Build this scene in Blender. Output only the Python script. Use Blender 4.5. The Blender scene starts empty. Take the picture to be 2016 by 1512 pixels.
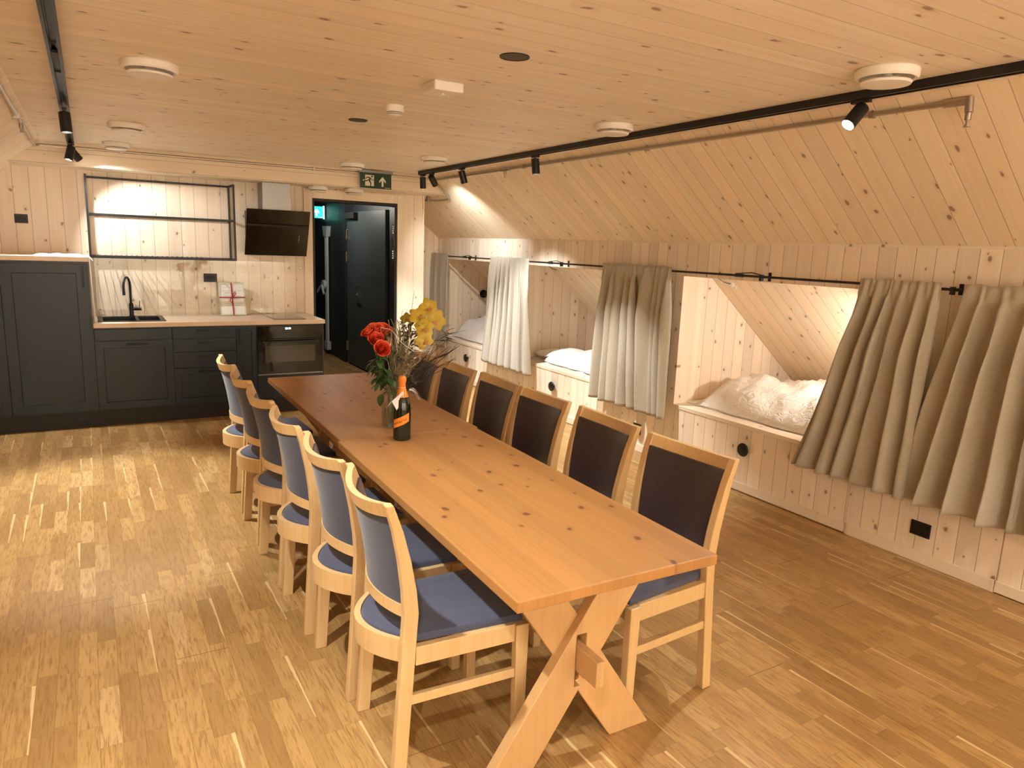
import bpy, bmesh, math, random
from mathutils import Vector, Matrix, noise
rnd = random.Random(7)
PI = math.pi
scn = bpy.context.scene
COL = scn.collection

# ------------------------------------------------------------------ camera
YAW, PIT, ROL = 0.53707321, 0.18832062, 0.03803082
CAM = Vector((0, 0, 1.7))
fw = Vector((math.sin(YAW)*math.cos(PIT), math.cos(YAW)*math.cos(PIT), -math.sin(PIT)))
rt = Vector((math.cos(YAW), -math.sin(YAW), 0)); up = rt.cross(fw)
c_, s_ = math.cos(ROL), math.sin(ROL)
rt, up = c_*rt + s_*up, -s_*rt + c_*up
cd = bpy.data.cameras.new('camera'); cam = bpy.data.objects.new('camera', cd); COL.objects.link(cam)
cd.sensor_width = 36; cd.sensor_fit = 'HORIZONTAL'; cd.lens = 1400.72/2016*36
cd.clip_start = .05; cd.clip_end = 100
cam.matrix_world = Matrix(((rt.x, up.x, -fw.x, CAM.x), (rt.y, up.y, -fw.y, CAM.y), (rt.z, up.z, -fw.z, CAM.z), (0, 0, 0, 1)))
scn.camera = cam
scn.view_settings.view_transform = 'Standard'
scn.view_settings.look = 'None'
scn.view_settings.gamma = 1
scn.view_settings.use_curve_mapping = False
scn.view_settings.exposure = 0.72
scn.cycles.max_bounces = 20
scn.cycles.diffuse_bounces = 14
scn.cycles.transparent_max_bounces = 24
w = bpy.data.worlds.new('world'); scn.world = w; w.use_nodes = True
w.node_tree.nodes['Background'].inputs[0].default_value = (1, .8, .55, 1)
w.node_tree.nodes['Background'].inputs[1].default_value = 0.02

# ------------------------------------------------------------------ node helpers
class NT:
    def __init__(s, name):
        s.m = bpy.data.materials.new(name); s.m.use_nodes = True
        s.t = s.m.node_tree; s.bsdf = s.t.nodes['Principled BSDF']
    def put(s, sock, v):
        if v is None: return
        if isinstance(v, bpy.types.NodeSocket): s.t.links.new(v, sock)
        else:
            if isinstance(v, (tuple, list)) and len(v) == 3 and sock.type == 'RGBA': v = (*v, 1)
            sock.default_value = v
    def node(s, typ, out=0, ins=None, **props):
        n = s.t.nodes.new(typ)
        for k, v in props.items(): setattr(n, k, v)
        for k, v in (ins or {}).items(): s.put(n.inputs[k], v)
        return n.outputs[out]
    def m1(s, op, a, b=None, c=None, clamp=False):
        n = s.t.nodes.new('ShaderNodeMath'); n.operation = op; n.use_clamp = clamp
        s.put(n.inputs[0], a); s.put(n.inputs[1], b); s.put(n.inputs[2], c)
        return n.outputs[0]
    def mix(s, f, a, b, blend='MIX'):
        n = s.t.nodes.new('ShaderNodeMix'); n.data_type = 'RGBA'; n.blend_type = blend
        s.put(n.inputs[0], f); s.put(n.inputs[6], a); s.put(n.inputs[7], b)
        return n.outputs[2]
    def sstep(s, x, lo, hi):
        return s.node('ShaderNodeMapRange', ins={0: x, 1: lo, 2: hi, 3: 0.0, 4: 1.0}, interpolation_type='SMOOTHSTEP')
    def comb(s, x, y, z): return s.node('ShaderNodeCombineXYZ', ins={0: x, 1: y, 2: z})
    def pos(s, obj=False):
        if obj: v = s.node('ShaderNodeTexCoord', out=3)
        else: v = s.node('ShaderNodeNewGeometry', out=0)
        n = s.t.nodes.new('ShaderNodeSeparateXYZ'); s.t.links.new(v, n.inputs[0])
        return {'X': n.outputs[0], 'Y': n.outputs[1], 'Z': n.outputs[2]}, v
    def set(s, **kw):
        for k, v in kw.items(): s.put(s.bsdf.inputs[k.replace('_', ' ')], v)
    def bump(s, h, strength=.3, dist=.002):
        o = s.node('ShaderNodeBump', ins={'Height': h, 'Strength': strength, 'Distance': dist})
        s.put(s.bsdf.inputs['Normal'], o)

def simple(name, col, rough=.5, metal=0, spec=.5, emit=None, estr=0, trans=0, ior=1.45, coat=0, sheen=0, alpha=1):
    n = NT(name); b = n.bsdf.inputs
    b['Base Color'].default_value = (*col, 1); b['Roughness'].default_value = rough; b['Metallic'].default_value = metal
    b['Specular IOR Level'].default_value = spec; b['Transmission Weight'].default_value = trans; b['IOR'].default_value = ior
    b['Coat Weight'].default_value = coat; b['Sheen Weight'].default_value = sheen; b['Alpha'].default_value = alpha
    if emit: b['Emission Color'].default_value = (*emit, 1); b['Emission Strength'].default_value = estr
    return n.m

def plank(name, u, v, width, base, groove=1, kd=.5, ks=7.0, obj=False, rough=.5, off=0.0, var=.10, knot=(.20, .075, .025), gw=.0016, gdark=.35, grain=.12, ksz=1.1, stretch=.72):
    """boards running along axis u, laid side by side along axis v"""
    n = NT(name); P, _ = n.pos(obj)
    pu, pv = P[u], P[v]
    vv = n.m1('DIVIDE', n.m1('ADD', pv, off), width)
    idx = n.m1('FLOOR', vv); fr = n.m1('SUBTRACT', vv, idx)
    wn = n.node('ShaderNodeTexWhiteNoise', ins={'W': idx}, noise_dimensions='1D')
    wc = n.node('ShaderNodeTexWhiteNoise', out=1, ins={'W': n.m1('ADD', idx, 31.7)}, noise_dimensions='1D')
    sp = n.t.nodes.new('ShaderNodeSeparateColor'); n.put(sp.inputs[0], wc)
    uu = n.m1('ADD', pu, n.m1('MULTIPLY', wn, 19.0))
    # fine streaky grain and broad figure
    g1 = n.node('ShaderNodeTexNoise', ins={'Vector': n.comb(n.m1('MULTIPLY', uu, 1.3), n.m1('MULTIPLY', pv, 70), idx), 'Scale': 1.0, 'Detail': 3.0, 'Roughness': .6})
    g2 = n.node('ShaderNodeTexNoise', ins={'Vector': n.comb(n.m1('MULTIPLY', uu, .8), n.m1('MULTIPLY', pv, 14), idx), 'Scale': 1.0, 'Detail': 2.0})
    # knots
    ds = n.node('ShaderNodeTexNoise', out=1, ins={'Vector': n.comb(uu, pv, 3.3), 'Scale': 22.0, 'Detail': 1.0})
    dsp = n.t.nodes.new('ShaderNodeSeparateColor'); n.put(dsp.inputs[0], ds)
    ku = n.m1('ADD', n.m1('MULTIPLY', uu, stretch), n.m1('MULTIPLY', dsp.outputs[0], .022))
    kv = n.m1('ADD', pv, n.m1('MULTIPLY', dsp.outputs[1], .018))
    vo = n.t.nodes.new('ShaderNodeTexVoronoi'); vo.voronoi_dimensions = '2D'
    n.put(vo.inputs['Vector'], n.comb(ku, kv, 0)); vo.inputs['Scale'].default_value = ks
    vs = n.t.nodes.new('ShaderNodeSeparateColor'); n.put(vs.inputs[0], vo.outputs['Color'])
    gate = n.m1('LESS_THAN', vs.outputs[0], kd)
    rad = n.m1('MULTIPLY_ADD', vs.outputs[1], .055*ks/7*ksz, .022*ks/7*ksz)
    kd_ = vo.outputs['Distance']
    k1 = n.m1('MULTIPLY', n.m1('SUBTRACT', 1.0, n.sstep(n.m1('DIVIDE', kd_, rad), .7, 1.25)), gate)
    kh = n.m1('MULTIPLY', n.m1('SUBTRACT', 1.0, n.sstep(n.m1('DIVIDE', kd_, rad), .9, 3.4)), gate)
    dark = tuple(c*k for c, k in zip(base, (.86, .78, .66)))
    lite = tuple(min(1, c*k) for c, k in zip(base, (1.06, 1.08, 1.12)))
    pink = tuple(c*k for c, k in zip(base, (1.0, .90, .82)))
    col = n.mix(g2, lite, dark)
    col = n.mix(n.m1('MULTIPLY', sp.outputs[0], .55), col, pink)
    col = n.mix(n.m1('MULTIPLY', n.sstep(g1, .45, .75), grain*4), col, dark)
    br = n.m1('MULTIPLY_ADD', sp.outputs[1], var*2, 1-var)
    col = n.mix(1.0, col, n.node('ShaderNodeCombineColor', ins={0: br, 1: br, 2: br}), 'MULTIPLY')
    col = n.mix(n.m1('MULTIPLY', kh, .35), col, tuple(b*.6+k*.4 for b, k in zip(base, knot)))
    col = n.mix(n.m1('MULTIPLY', k1, .74), col, knot)
    h = g1
    if groove:
        d = n.m1('MULTIPLY', n.m1('MINIMUM', fr, n.m1('SUBTRACT', 1.0, fr)), width)
        gm = n.m1('SUBTRACT', 1.0, n.sstep(d, gw*.4, gw*1.6))
        col = n.mix(n.m1('MULTIPLY', gm, gdark*2), col, tuple(b*.28 for b in base))
        h = n.m1('SUBTRACT', n.m1('MULTIPLY', g1, .1), n.m1('MULTIPLY', gm, 1.0))
    n.set(Base_Color=col, Roughness=rough)
    n.bump(h, .35, .002)
    return n.m

def parquet(name):
    n = NT(name); P, _ = n.pos()
    W_, L_ = .068, .42
    vx = n.m1('DIVIDE', P['X'], W_); ri = n.m1('FLOOR', vx); fx = n.m1('SUBTRACT', vx, ri)
    rw = n.node('ShaderNodeTexWhiteNoise', ins={'W': ri}, noise_dimensions='1D')
    vy = n.m1('ADD', n.m1('DIVIDE', P['Y'], n.m1('MULTIPLY_ADD', rw, .16, L_-.08)), n.m1('MULTIPLY', rw, 7.3))
    ci = n.m1('FLOOR', vy); fy = n.m1('SUBTRACT', vy, ci)
    wc = n.node('ShaderNodeTexWhiteNoise', out=1, ins={'Vector': n.comb(ri, ci, .5)}, noise_dimensions='3D')
    sp = n.t.nodes.new('ShaderNodeSeparateColor'); n.put(sp.inputs[0], wc)
    r, g, b = sp.outputs
    base = n.mix(n.sstep(r, .0, 1.0), (.33, .195, .066), (.46, .285, .105))
    pale = n.m1('MULTIPLY', n.m1('GREATER_THAN', g, .94), .45)
    base = n.mix(pale, base, (.62, .43, .20))
    base = n.mix(n.m1('MULTIPLY', n.m1('LESS_THAN', g, .10), .4), base, (.38, .22, .09))
    seed = n.m1('ADD', ri, n.m1('MULTIPLY', ci, 7.0))
    g1 = n.node('ShaderNodeTexNoise', ins={'Vector': n.comb(n.m1('MULTIPLY', P['X'], 110), n.m1('MULTIPLY', P['Y'], 9), seed), 'Scale': 1.0, 'Detail': 4.0, 'Roughness': .65})
    g2 = n.node('ShaderNodeTexNoise', ins={'Vector': n.comb(n.m1('MULTIPLY', P['X'], 22), n.m1('MULTIPLY', P['Y'], 3.0), seed), 'Scale': 1.0, 'Detail': 2.0, 'Distortion': 1.6})
    col = n.mix(n.m1('MULTIPLY', n.sstep(g1, .48, .66), .75), base, (.25, .12, .035))
    col = n.mix(n.m1('MULTIPLY', n.sstep(g2, .50, .60), .32), col, (.26, .13, .045))
    sap = n.m1('MULTIPLY', n.m1('MULTIPLY', n.sstep(n.m1('ADD', fx, n.m1('MULTIPLY_ADD', g2, .30, n.m1('MULTIPLY', fy, .16))), 1.08, 1.13), n.m1('GREATER_THAN', b, .80)), .5)
    col = n.mix(sap, col, (.85, .66, .36))
    dx = n.m1('MULTIPLY', n.m1('MINIMUM', fx, n.m1('SUBTRACT', 1.0, fx)), W_)
    dy = n.m1('MULTIPLY', n.m1('MINIMUM', fy, n.m1('SUBTRACT', 1.0, fy)), L_)
    sm = n.m1('SUBTRACT', 1.0, n.sstep(n.m1('MINIMUM', dx, dy), .0003, .0013))
    # long boards three strips wide
    bx = n.m1('DIVIDE', P['X'], W_*3); bi = n.m1('FLOOR', bx)
    bw = n.node('ShaderNodeTexWhiteNoise', ins={'W': n.m1('ADD', bi, 4.2)}, noise_dimensions='1D')
    by = n.m1('ADD', n.m1('DIVIDE', P['Y'], 2.2), bw); bf = n.m1('SUBTRACT', by, n.m1('FLOOR', by))
    bd = n.m1('MULTIPLY', n.m1('MINIMUM', bf, n.m1('SUBTRACT', 1.0, bf)), 2.2)
    bm_ = n.m1('SUBTRACT', 1.0, n.sstep(bd, .0010, .0030))
    col = n.mix(n.m1('MULTIPLY', n.m1('MAXIMUM', n.m1('MULTIPLY', sm, .6), bm_), .85), col, (.14, .065, .02))
    n.set(Base_Color=col, Roughness=n.m1('MULTIPLY_ADD', g1, .2, .28), Specular_IOR_Level=.5)
    n.bump(n.m1('SUBTRACT', n.m1('MULTIPLY', g1, .3), sm), .2, .001)
    return n.m

def fabric(name, c1, c2, scale=900, rough=.9, sheen=.3, obj=True, bump=.25):
    n = NT(name); P, v = n.pos(obj)
    a = n.node('ShaderNodeTexNoise', ins={'Vector': n.comb(n.m1('MULTIPLY', P['X'], scale*.3), n.m1('MULTIPLY', P['Y'], scale*.3), n.m1('MULTIPLY', P['Z'], scale*.05)), 'Scale': 1.0, 'Detail': 2.0})
    b = n.node('ShaderNodeTexNoise', ins={'Vector': n.comb(n.m1('MULTIPLY', P['X'], scale*.04), n.m1('MULTIPLY', P['Y'], scale*.04), n.m1('MULTIPLY', P['Z'], scale*.35)), 'Scale': 1.0, 'Detail': 2.0})
    f = n.m1('MULTIPLY', n.m1('ADD', a, b), .5)
    n.set(Base_Color=n.mix(n.sstep(f, .38, .62), c1, c2), Roughness=rough, Sheen_Weight=sheen)
    n.bump(f, bump, .0015)
    return n.m

def grainy(name, base, axis='Z', rough=.45, amt=.5, obj=True):
    n = NT(name); P, _ = n.pos(obj)
    k = {a: 60 for a in 'XYZ'}; k[axis] = 3
    g = n.node('ShaderNodeTexNoise', ins={'Vector': n.comb(*[n.m1('MULTIPLY', P[a], k[a]) for a in 'XYZ']), 'Scale': 1.0, 'Detail': 3.0})
    n.set(Base_Color=n.mix(n.m1('MULTIPLY', n.sstep(g, .4, .7), amt), base, tuple(c*m for c, m in zip(base, (.82, .72, .6)))), Roughness=rough)
    return n.m

PINE = (.84, .76, .645)
M = dict(
    ceil=plank('pine_ceiling', 'X', 'Y', .115, (.84, .775, .665), gdark=.30, gw=.0014, grain=.2, kd=.5, ks=8, off=.03, ksz=1.1, var=.045, stretch=.5),
    slope=plank('pine_slope', 'X', 'Y', .118, (.85, .75, .59), gdark=.40, var=.05, kd=.48, ks=7.5, off=.02),
    wallY=plank('pine_wall_side', 'Z', 'Y', .113, PINE, kd=.5, ks=7.5, gdark=.45),
    wallX=plank('pine_wall_far', 'Z', 'X', .122, PINE, kd=.46, ks=7.5, gdark=.45, off=.045),
    beam=plank('pine_beam', 'X', 'Z', .098, (.82, .74, .60), kd=.22, ks=6, gdark=.4, off=-.01),
    trim=plank('pine_trim', 'Z', 'X', .3, (.83, .75, .62), groove=0, kd=.10, ks=6),
    trimY=plank('pine_board', 'Y', 'X', .4, (.84, .76, .63), groove=0, kd=.25, ks=7),
    floor=parquet('oak_parquet'),
    table=plank('pine_table', 'Y', 'X', .078, (.41, .212, .066), gdark=.10, gw=.0006, kd=.42, ks=8, obj=True, rough=.5, var=.10, knot=(.11, .03, .015), off=.2, grain=.22, ksz=1.25),
    tleg=plank('pine_trestle', 'Z', 'X', .5, (.52, .34, .155), groove=0, kd=.30, ks=6, obj=True, rough=.45),
    beech=grainy('beech', (.60, .42, .205), 'Z', .38, .35),
    blue=fabric('blue_velour', (.046, .056, .102), (.053, .064, .116), 300, .85, .25, bump=.02),  # one chair fabric in three tones; light and shade painted in
    bluegrey=fabric('blue_grey_velour', (.021, .028, .060), (.025, .033, .068), 300, .8, .2, bump=.02),
    velourshade=fabric('shaded_velour', (.026, .016, .024), (.038, .024, .034), 500, .42, .2, bump=.03),  # same fabric as the seat; its shaded look is put into the colour
    linen=fabric('linen_curtain', (.34, .30, .235), (.44, .395, .315), 2600, .95, .2),
    
    cab=simple('anthracite_front', (.010, .022, .032), .33),
    cabdark=simple('plinth_black', (.012, .010, .009), .5),
    black=simple('matt_black_metal', (.008, .008, .009), .38),
    hall=simple('hallway_black_paint', (.012, .014, .018), .55),
    halldoor=simple('dark_door_paint', (.045, .055, .058), .5),
    glassblk=simple('black_glass', (.006, .005, .004), .06, spec=.6),
    steel=simple('brushed_steel', (.30, .29, .275), .38, metal=1),
    chrome=simple('chrome', (.8, .8, .8), .12, metal=1),
    pipe=simple('steel_pipe', (.48, .42, .34), .35, metal=1),
    white=simple('white_plastic', (.78, .75, .70), .45),
    paper=simple('white_paper', (.85, .86, .86), .7),
    top=plank('light_worktop', 'X', 'Y', .6, (.76, .63, .50), groove=0, kd=.0, ks=5, rough=.4),
    glass=simple('clear_glass', (1, 1, 1), .02, trans=1, ior=1.45),
    film=simple('clear_film', (1, 1, 1), .05, trans=1, ior=1.12),
    water=simple('water', (.75, .8, .7), .0, trans=1, ior=1.33),
    green=simple('leaf_green', (.035, .085, .022), .45),
    dgreen=simple('dark_leaf', (.02, .04, .016), .4),
    stem=simple('stem_green', (.10, .13, .045), .5),
    twig=simple('dark_twig', (.035, .022, .018), .6),
    moss=simple('grey_straw', (.26, .23, .13), .8),
    bottle=simple('dark_bottle_glass', (.012, .014, .006), .06, spec=.7),
    orange=simple('orange_foil', (.85, .26, .03), .35),
    ribbon=simple('red_ribbon', (.38, .02, .07), .5),
    signgreen=simple('sign_green', (.012, .045, .022), .4),
    signwhite=simple('sign_white', (.72, .66, .55), .5),
    lensOn=simple('lit_lens', (1, 1, 1), .3, emit=(1, .92, .78), estr=40),
    led=simple('display_digits', (.5, .7, 1), .3, emit=(.6, .85, 1), estr=3),
    teal=simple('lit_teal', (0, .4, .35), .4, emit=(.02, .75, .62), estr=1.6),
    tealw=simple('lit_white', (.6, 1, .95), .4, emit=(.65, 1, .95), estr=2.2),
    grille=simple('speaker_cloth', (.10, .08, .065), .8),
)
def bedding():
    n = NT('white_bedding'); P, v = n.pos()
    a = n.node('ShaderNodeTexNoise', ins={'Vector': v, 'Scale': 16.0, 'Detail': 4.0, 'Roughness': .6, 'Distortion': 1.2})
    n.set(Base_Color=(.84, .82, .79, 1), Roughness=.8, Sheen_Weight=.1); n.bump(a, .8, .02); return n.m
M['bed'] = bedding()
def petal_mat(name, c1, c2):
    n = NT(name); g = n.node('ShaderNodeTexNoise', ins={'Scale': 70.0})
    n.set(Base_Color=n.mix(g, c1, c2), Roughness=.5, Subsurface_Weight=0.0); return n.m
M['rose'] = petal_mat('rose_petals', (.50, .008, .012), (.72, .07, .03))
M['roseedge'] = petal_mat('rose_petal_edges', (.75, .09, .03), (.80, .20, .07))
M['orchid'] = petal_mat('orchid_petals', (.40, .27, .012), (.52, .40, .04))
M['lip'] = petal_mat('orchid_lip', (.35, .05, .03), (.65, .35, .18))

# ------------------------------------------------------------------ mesh helpers
def new(): return bmesh.new()
def box(bm, x0, x1, y0, y1, z0, z1, bev=0):
    vs = [bm.verts.new((x, y, z)) for x in (x0, x1) for y in (y0, y1) for z in (z0, z1)]
    fs = [(0, 1, 3, 2), (4, 6, 7, 5), (0, 4, 5, 1), (2, 3, 7, 6), (0, 2, 6, 4), (1, 5, 7, 3)]
    F = [bm.faces.new([vs[i] for i in f]) for f in fs]
    if bev:
        es = list({e for f in F for e in f.edges})
        bmesh.ops.bevel(bm, geom=es, offset=bev, segments=2, affect='EDGES', profile=.5)
    return vs
def prism(bm, pts, d0, d1, plane='XZ'):
    """extrude a polygon; plane XZ extrudes along Y, XY along Z, YZ along X"""
    def P(a, b, d): return {'XZ': (a, d, b), 'XY': (a, b, d), 'YZ': (d, a, b)}[plane]
    A = [bm.verts.new(P(a, b, d0)) for a, b in pts]; B = [bm.verts.new(P(a, b, d1)) for a, b in pts]
    n = len(pts); bm.faces.new(A); bm.faces.new(B[::-1])
    for i in range(n): bm.faces.new((A[i], B[i], B[(i+1) % n], A[(i+1) % n]))
def tube(bm, pts, r, seg=8, cap=True):
    pts = [Vector(p) for p in pts]; n = len(pts)
    rs = r if isinstance(r, (list, tuple)) else [r]*n
    rings = []; prev = None
    for i, p in enumerate(pts):
        t = (pts[min(i+1, n-1)]-pts[max(i-1, 0)])
        if t.length < 1e-9: t = Vector((0, 0, 1))
        t.normalize()
        if prev is None:
            a = Vector((0, 0, 1)) if abs(t.z) < .9 else Vector((1, 0, 0)); u = t.cross(a).normalized()
        else:
            u = (prev-t*prev.dot(t))
            u = u.normalized() if u.length > 1e-6 else t.orthogonal().normalized()
        prev = u; v = t.cross(u)
        rings.append([bm.verts.new(p+(u*math.cos(2*PI*k/seg)+v*math.sin(2*PI*k/seg))*rs[i]) for k in range(seg)])
    for a, b in zip(rings, rings[1:]):
        for k in range(seg): bm.faces.new((a[k], a[(k+1) % seg], b[(k+1) % seg], b[k]))
    if cap: bm.faces.new(rings[0][::-1]); bm.faces.new(rings[-1])
def lathe(bm, prof, seg=32, ctr=(0, 0, 0), mat=None):
    """prof = [(r,z)...]; mat = optional Matrix applied first"""
    ctr = Vector(ctr); rings = []
    for r, z in prof:
        if r < 1e-6: ring = [Vector((0, 0, z))]
        else: ring = [Vector((r*math.cos(2*PI*k/seg), r*math.sin(2*PI*k/seg), z)) for k in range(seg)]
        rings.append([bm.verts.new(ctr+((mat @ q) if mat else q)) for q in ring])
    for a, b in zip(rings, rings[1:]):
        for k in range(seg):
            k2 = (k+1) % seg
            if len(a) == 1 and len(b) == 1: continue
            if len(a) == 1: bm.faces.new((a[0], b[k], b[k2]))
            elif len(b) == 1: bm.faces.new((a[k], b[0], a[k2]))
            else: bm.faces.new((a[k], b[k], b[k2], a[k2]))
def sheet(bm, fn, nu, nv):
    g = [[bm.verts.new(fn(i/nu, j/nv)) for j in range(nv+1)] for i in range(nu+1)]
    for i in range(nu):
        for j in range(nv): bm.faces.new((g[i][j], g[i+1][j], g[i+1][j+1], g[i][j+1]))
    return g
def wloc(o):
    v = Vector((0, 0, 0))
    while o: v += o.location; o = o.parent
    return v
def finish(bm, name, mat, smooth):
    bmesh.ops.recalc_face_normals(bm, faces=bm.faces)
    me = bpy.data.meshes.new(name); bm.to_mesh(me); bm.free()
    for m in (mat if isinstance(mat, list) else [mat]): me.materials.append(m)
    if smooth:
        for p in me.polygons: p.use_smooth = True
        if smooth != 'all':
            try: me.set_sharp_from_angle(angle=math.radians(40))
            except Exception: pass
    o = bpy.data.objects.new(name, me); COL.objects.link(o); return o
def part(name, bm, mat, parent, smooth=False, local=False, label=None, bev=0):
    if not local: bmesh.ops.translate(bm, vec=-wloc(parent), verts=bm.verts)
    o = finish(bm, name, mat, smooth); o.parent = parent
    if label: o['label'] = label
    if bev: bevel(o, bev)
    return o
def bevel(o, wd, seg=2):
    m = o.modifiers.new('bevel', 'BEVEL'); m.width = wd; m.segments = seg; m.limit_method = 'ANGLE'; m.angle_limit = math.radians(35)
def thing(name, label, cat, loc=(0, 0, 0), rz=0, group=None):
    o = bpy.data.objects.new(name, None); COL.objects.link(o); o.location = loc; o.rotation_euler = (0, 0, rz)
    o.empty_display_size = .1; return tag(o, label, cat, group)
def tag(o, label, cat, group=None):
    o['label'] = label; o['category'] = cat
    if group: o['group'] = group
    return o
def solo(name, bm, mat, label, cat, group=None, smooth=False, bev=0):
    bm.verts.ensure_lookup_table()
    xs = [v.co for v in bm.verts]
    c = Vector(((min(p.x for p in xs)+max(p.x for p in xs))/2, (min(p.y for p in xs)+max(p.y for p in xs))/2, min(p.z for p in xs)))
    bmesh.ops.translate(bm, vec=-c, verts=bm.verts)
    o = finish(bm, name, mat, smooth); o.location = c
    if bev: bevel(o, bev)
    return tag(o, label, cat, group)
def struct(name, bm, mat, parent=None, smooth=False, bev=0):
    o = finish(bm, name, mat, smooth)
    if parent: o.parent = parent
    else: o['kind'] = 'structure'
    if bev: bevel(o, bev)
    return o
def dup(root, loc, rz=None, label=None, group=None):
    r = root.copy(); COL.objects.link(r); r.location = loc
    if rz is not None: r.rotation_euler = (0, 0, rz)
    if label: r['label'] = label
    if group: r['group'] = group
    for ch in list(root.children):
        c = ch.copy(); COL.objects.link(c); c.parent = r
        for g in list(ch.children):
            d = g.copy(); COL.objects.link(d); d.parent = c
    return r

# ------------------------------------------------------------------ room dimensions
XR, XL = 4.04, -1.09; ZK = 1.80; H = 2.445; SL = .81
JR = XR-(H-ZK)/SL; JL = XL+(H-ZK)/SL
YB = 7.42; ZB = 2.255; YK = 7.80; YF = 8.85; Y0 = -2.6
OPEN = [(7.05, 8.66), (5.105, 6.65), (2.585, 4.20), (.10, 1.70)]; ZO0, ZO1 = .475, 1.535

bm = new(); box(bm, -1.3, 6.3, Y0-.1, 12.2, -.06, 0); struct('floor', bm, M['floor'])
bm = new(); box(bm, JL-.02, JR+.02, Y0-.1, YB+.3, H, H+.05); struct('ceiling', bm, M['ceil'])
# slopes: slabs whose inner face is the roof plane
def slope_slab(name, sgn, x0, xe, y0, y1):
    xj = JR if sgn > 0 else JL
    z = lambda x: H-SL*abs(x-xj)
    bm = new(); prism(bm, [(xj, H), (xe, z(xe)), (xe, z(xe)+.06), (xj, H+.06)], y0, y1, 'XZ'); struct(name, bm, M['slope'])
slope_slab('wall_right_slope', 1, JR, 6.0, Y0-.1, YF+.1)
slope_slab('wall_left_slope', -1, JL, XL-.05, Y0-.1, YK+.1)
# right knee wall with the bed openings
bm = new(); T = .04
ys = [Y0-.1] + [v for o in sorted(OPEN) for v in o] + [YF+.05]
for a, b in zip(ys[::2], ys[1::2]): box(bm, XR, XR+T, a, b, 0, ZK+.03)
for a, b in OPEN: box(bm, XR, XR+T, a, b, ZO1, ZK+.03)
struct('wall_right', bm, M['wallY'])
bm = new(); box(bm, XL-.04, XL, Y0-.1, YK, 0, ZK+.03); struct('wall_left', bm, M['wallY'])
bm = new(); box(bm, XL-.1, 6.0, Y0-.14, Y0, 0, 2.6); struct('wall_near', bm, M['wallX'])
# far wall with the doorway, then the alcove and its own far wall
DX0, DX1, DZ = 2.085, 3.045, 2.145; PX = 3.37
bm = new()
box(bm, XL-.1, DX0-.01, YK, YK+.10, 0, 2.5); box(bm, DX1+.01, PX, YK, YK+.10, 0, 2.5); box(bm, DX0-.01, DX1+.01, YK, YK+.10, DZ+.01, 2.5)
struct('wall_far', bm, M['wallX'])
bm = new(); box(bm, PX-.05, PX, YK+.101, YF, 0, 2.4); struct('wall_alcove_side', bm, M['wallY'])
bm = new(); box(bm, PX-.05, 6.0, YF, YF+.08, 0, 2.4); struct('wall_alcove_far', bm, M['wallX'])
# dropped soffit beam
bm = new(); prism(bm, [(JL-.01, H+.01), (JR+.01, H+.01), (JR+(H-ZB)/SL+.02, ZB), (JL-(H-ZB)/SL-.02, ZB)], YB, YB+.025, 'XZ'); struct('trim_1', bm, M['beam'])
bm = new(); box(bm, JL-.26, JR+.26, YB+.0255, YF, ZB, ZB+.03); struct('trim_2', bm, M['beam'])
# door casing
bm = new()
box(bm, DX0-.09, DX0, YK-.02, YK-.0005, 0, DZ+.095); box(bm, DX1, DX1+.095, YK-.02, YK-.0005, 0, DZ+.095); box(bm, DX0+.0005, DX1-.0005, YK-.02, YK-.0005, DZ, DZ+.095)
struct('trim_3', bm, M['trim'], bev=.002)
bm = new(); box(bm, PX-.012, PX+.004, YK-.012, YK-.0005, 0, ZB-.001); struct('trim_4', bm, M['trim'])
# baseboards
def pieces(name, segs, ax):
    bm = new()
    for a, b in segs:
        if ax == 'Y': box(bm, XR-.012, XR-.0005, a, b, .001, .07, .002)
    struct(name, bm, M['trimY'])
pieces('baseboard_right', [(1.703, 2.583), (4.202, 5.103), (6.652, 7.048), (8.662, YF-.001), (Y0, .098)], 'Y')
bm = new(); box(bm, XL+.0005, XL+.012, Y0, 7.0, .001, .07, .002); struct('baseboard_left', bm, M['trimY'])
bm = new(); box(bm, DX1+.097, PX-.013, YK-.012, YK-.0005, .001, .07, .002); struct('baseboard_far', bm, M['trim'])
# picture rail line under the slope junction
bm = new(); box(bm, XR-.004, XR-.0003, Y0, YF, ZK-.012, ZK+.004); struct('trim_5', bm, M['trimY'])

# ------------------------------------------------------------------ bunk alcoves
zs = lambda x: ZK-SL*(x-XR)
bm = new()
for a, b in OPEN:
    for ye, s in ((b, 1), (a, -1)):
        y0, y1 = sorted((ye+s*.035, ye+s*.055))
        prism(bm, [(XR+T+.001, .0), (5.95, .0), (5.95, zs(5.95)+.03), (XR+T+.001, zs(XR+T)+.03)], y0, y1, 'XZ')
struct('wall_bunk_ends', bm, M['wallX'])
bm = new()
for a, b in OPEN:
    for ye, s in ((b, 1), (a, -1)):
        y0, y1 = sorted((ye+s*.001, ye+s*.034))
        box(bm, XR+T+.0005, XR+.22, y0, y1, ZO0, 1.60)
    box(bm, XR+T+.0005, XR+.075, a-.001, b+.001, ZO1, 1.60)
struct('trim_6', bm, M['trim'])
names = ['farthest bed niche', 'middle bed niche', 'large open bed niche nearest the table', 'curtained bed niche at the right edge']
DRL = ['pine bed box front with black knob below the farthest bed niche', 'pine bed box front with black knob below the bed niche with folded white duvet',
       'pine bed box front with round black knob under the open niche with crumpled duvet', 'pine bed box front under the curtain at the right edge']
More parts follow.
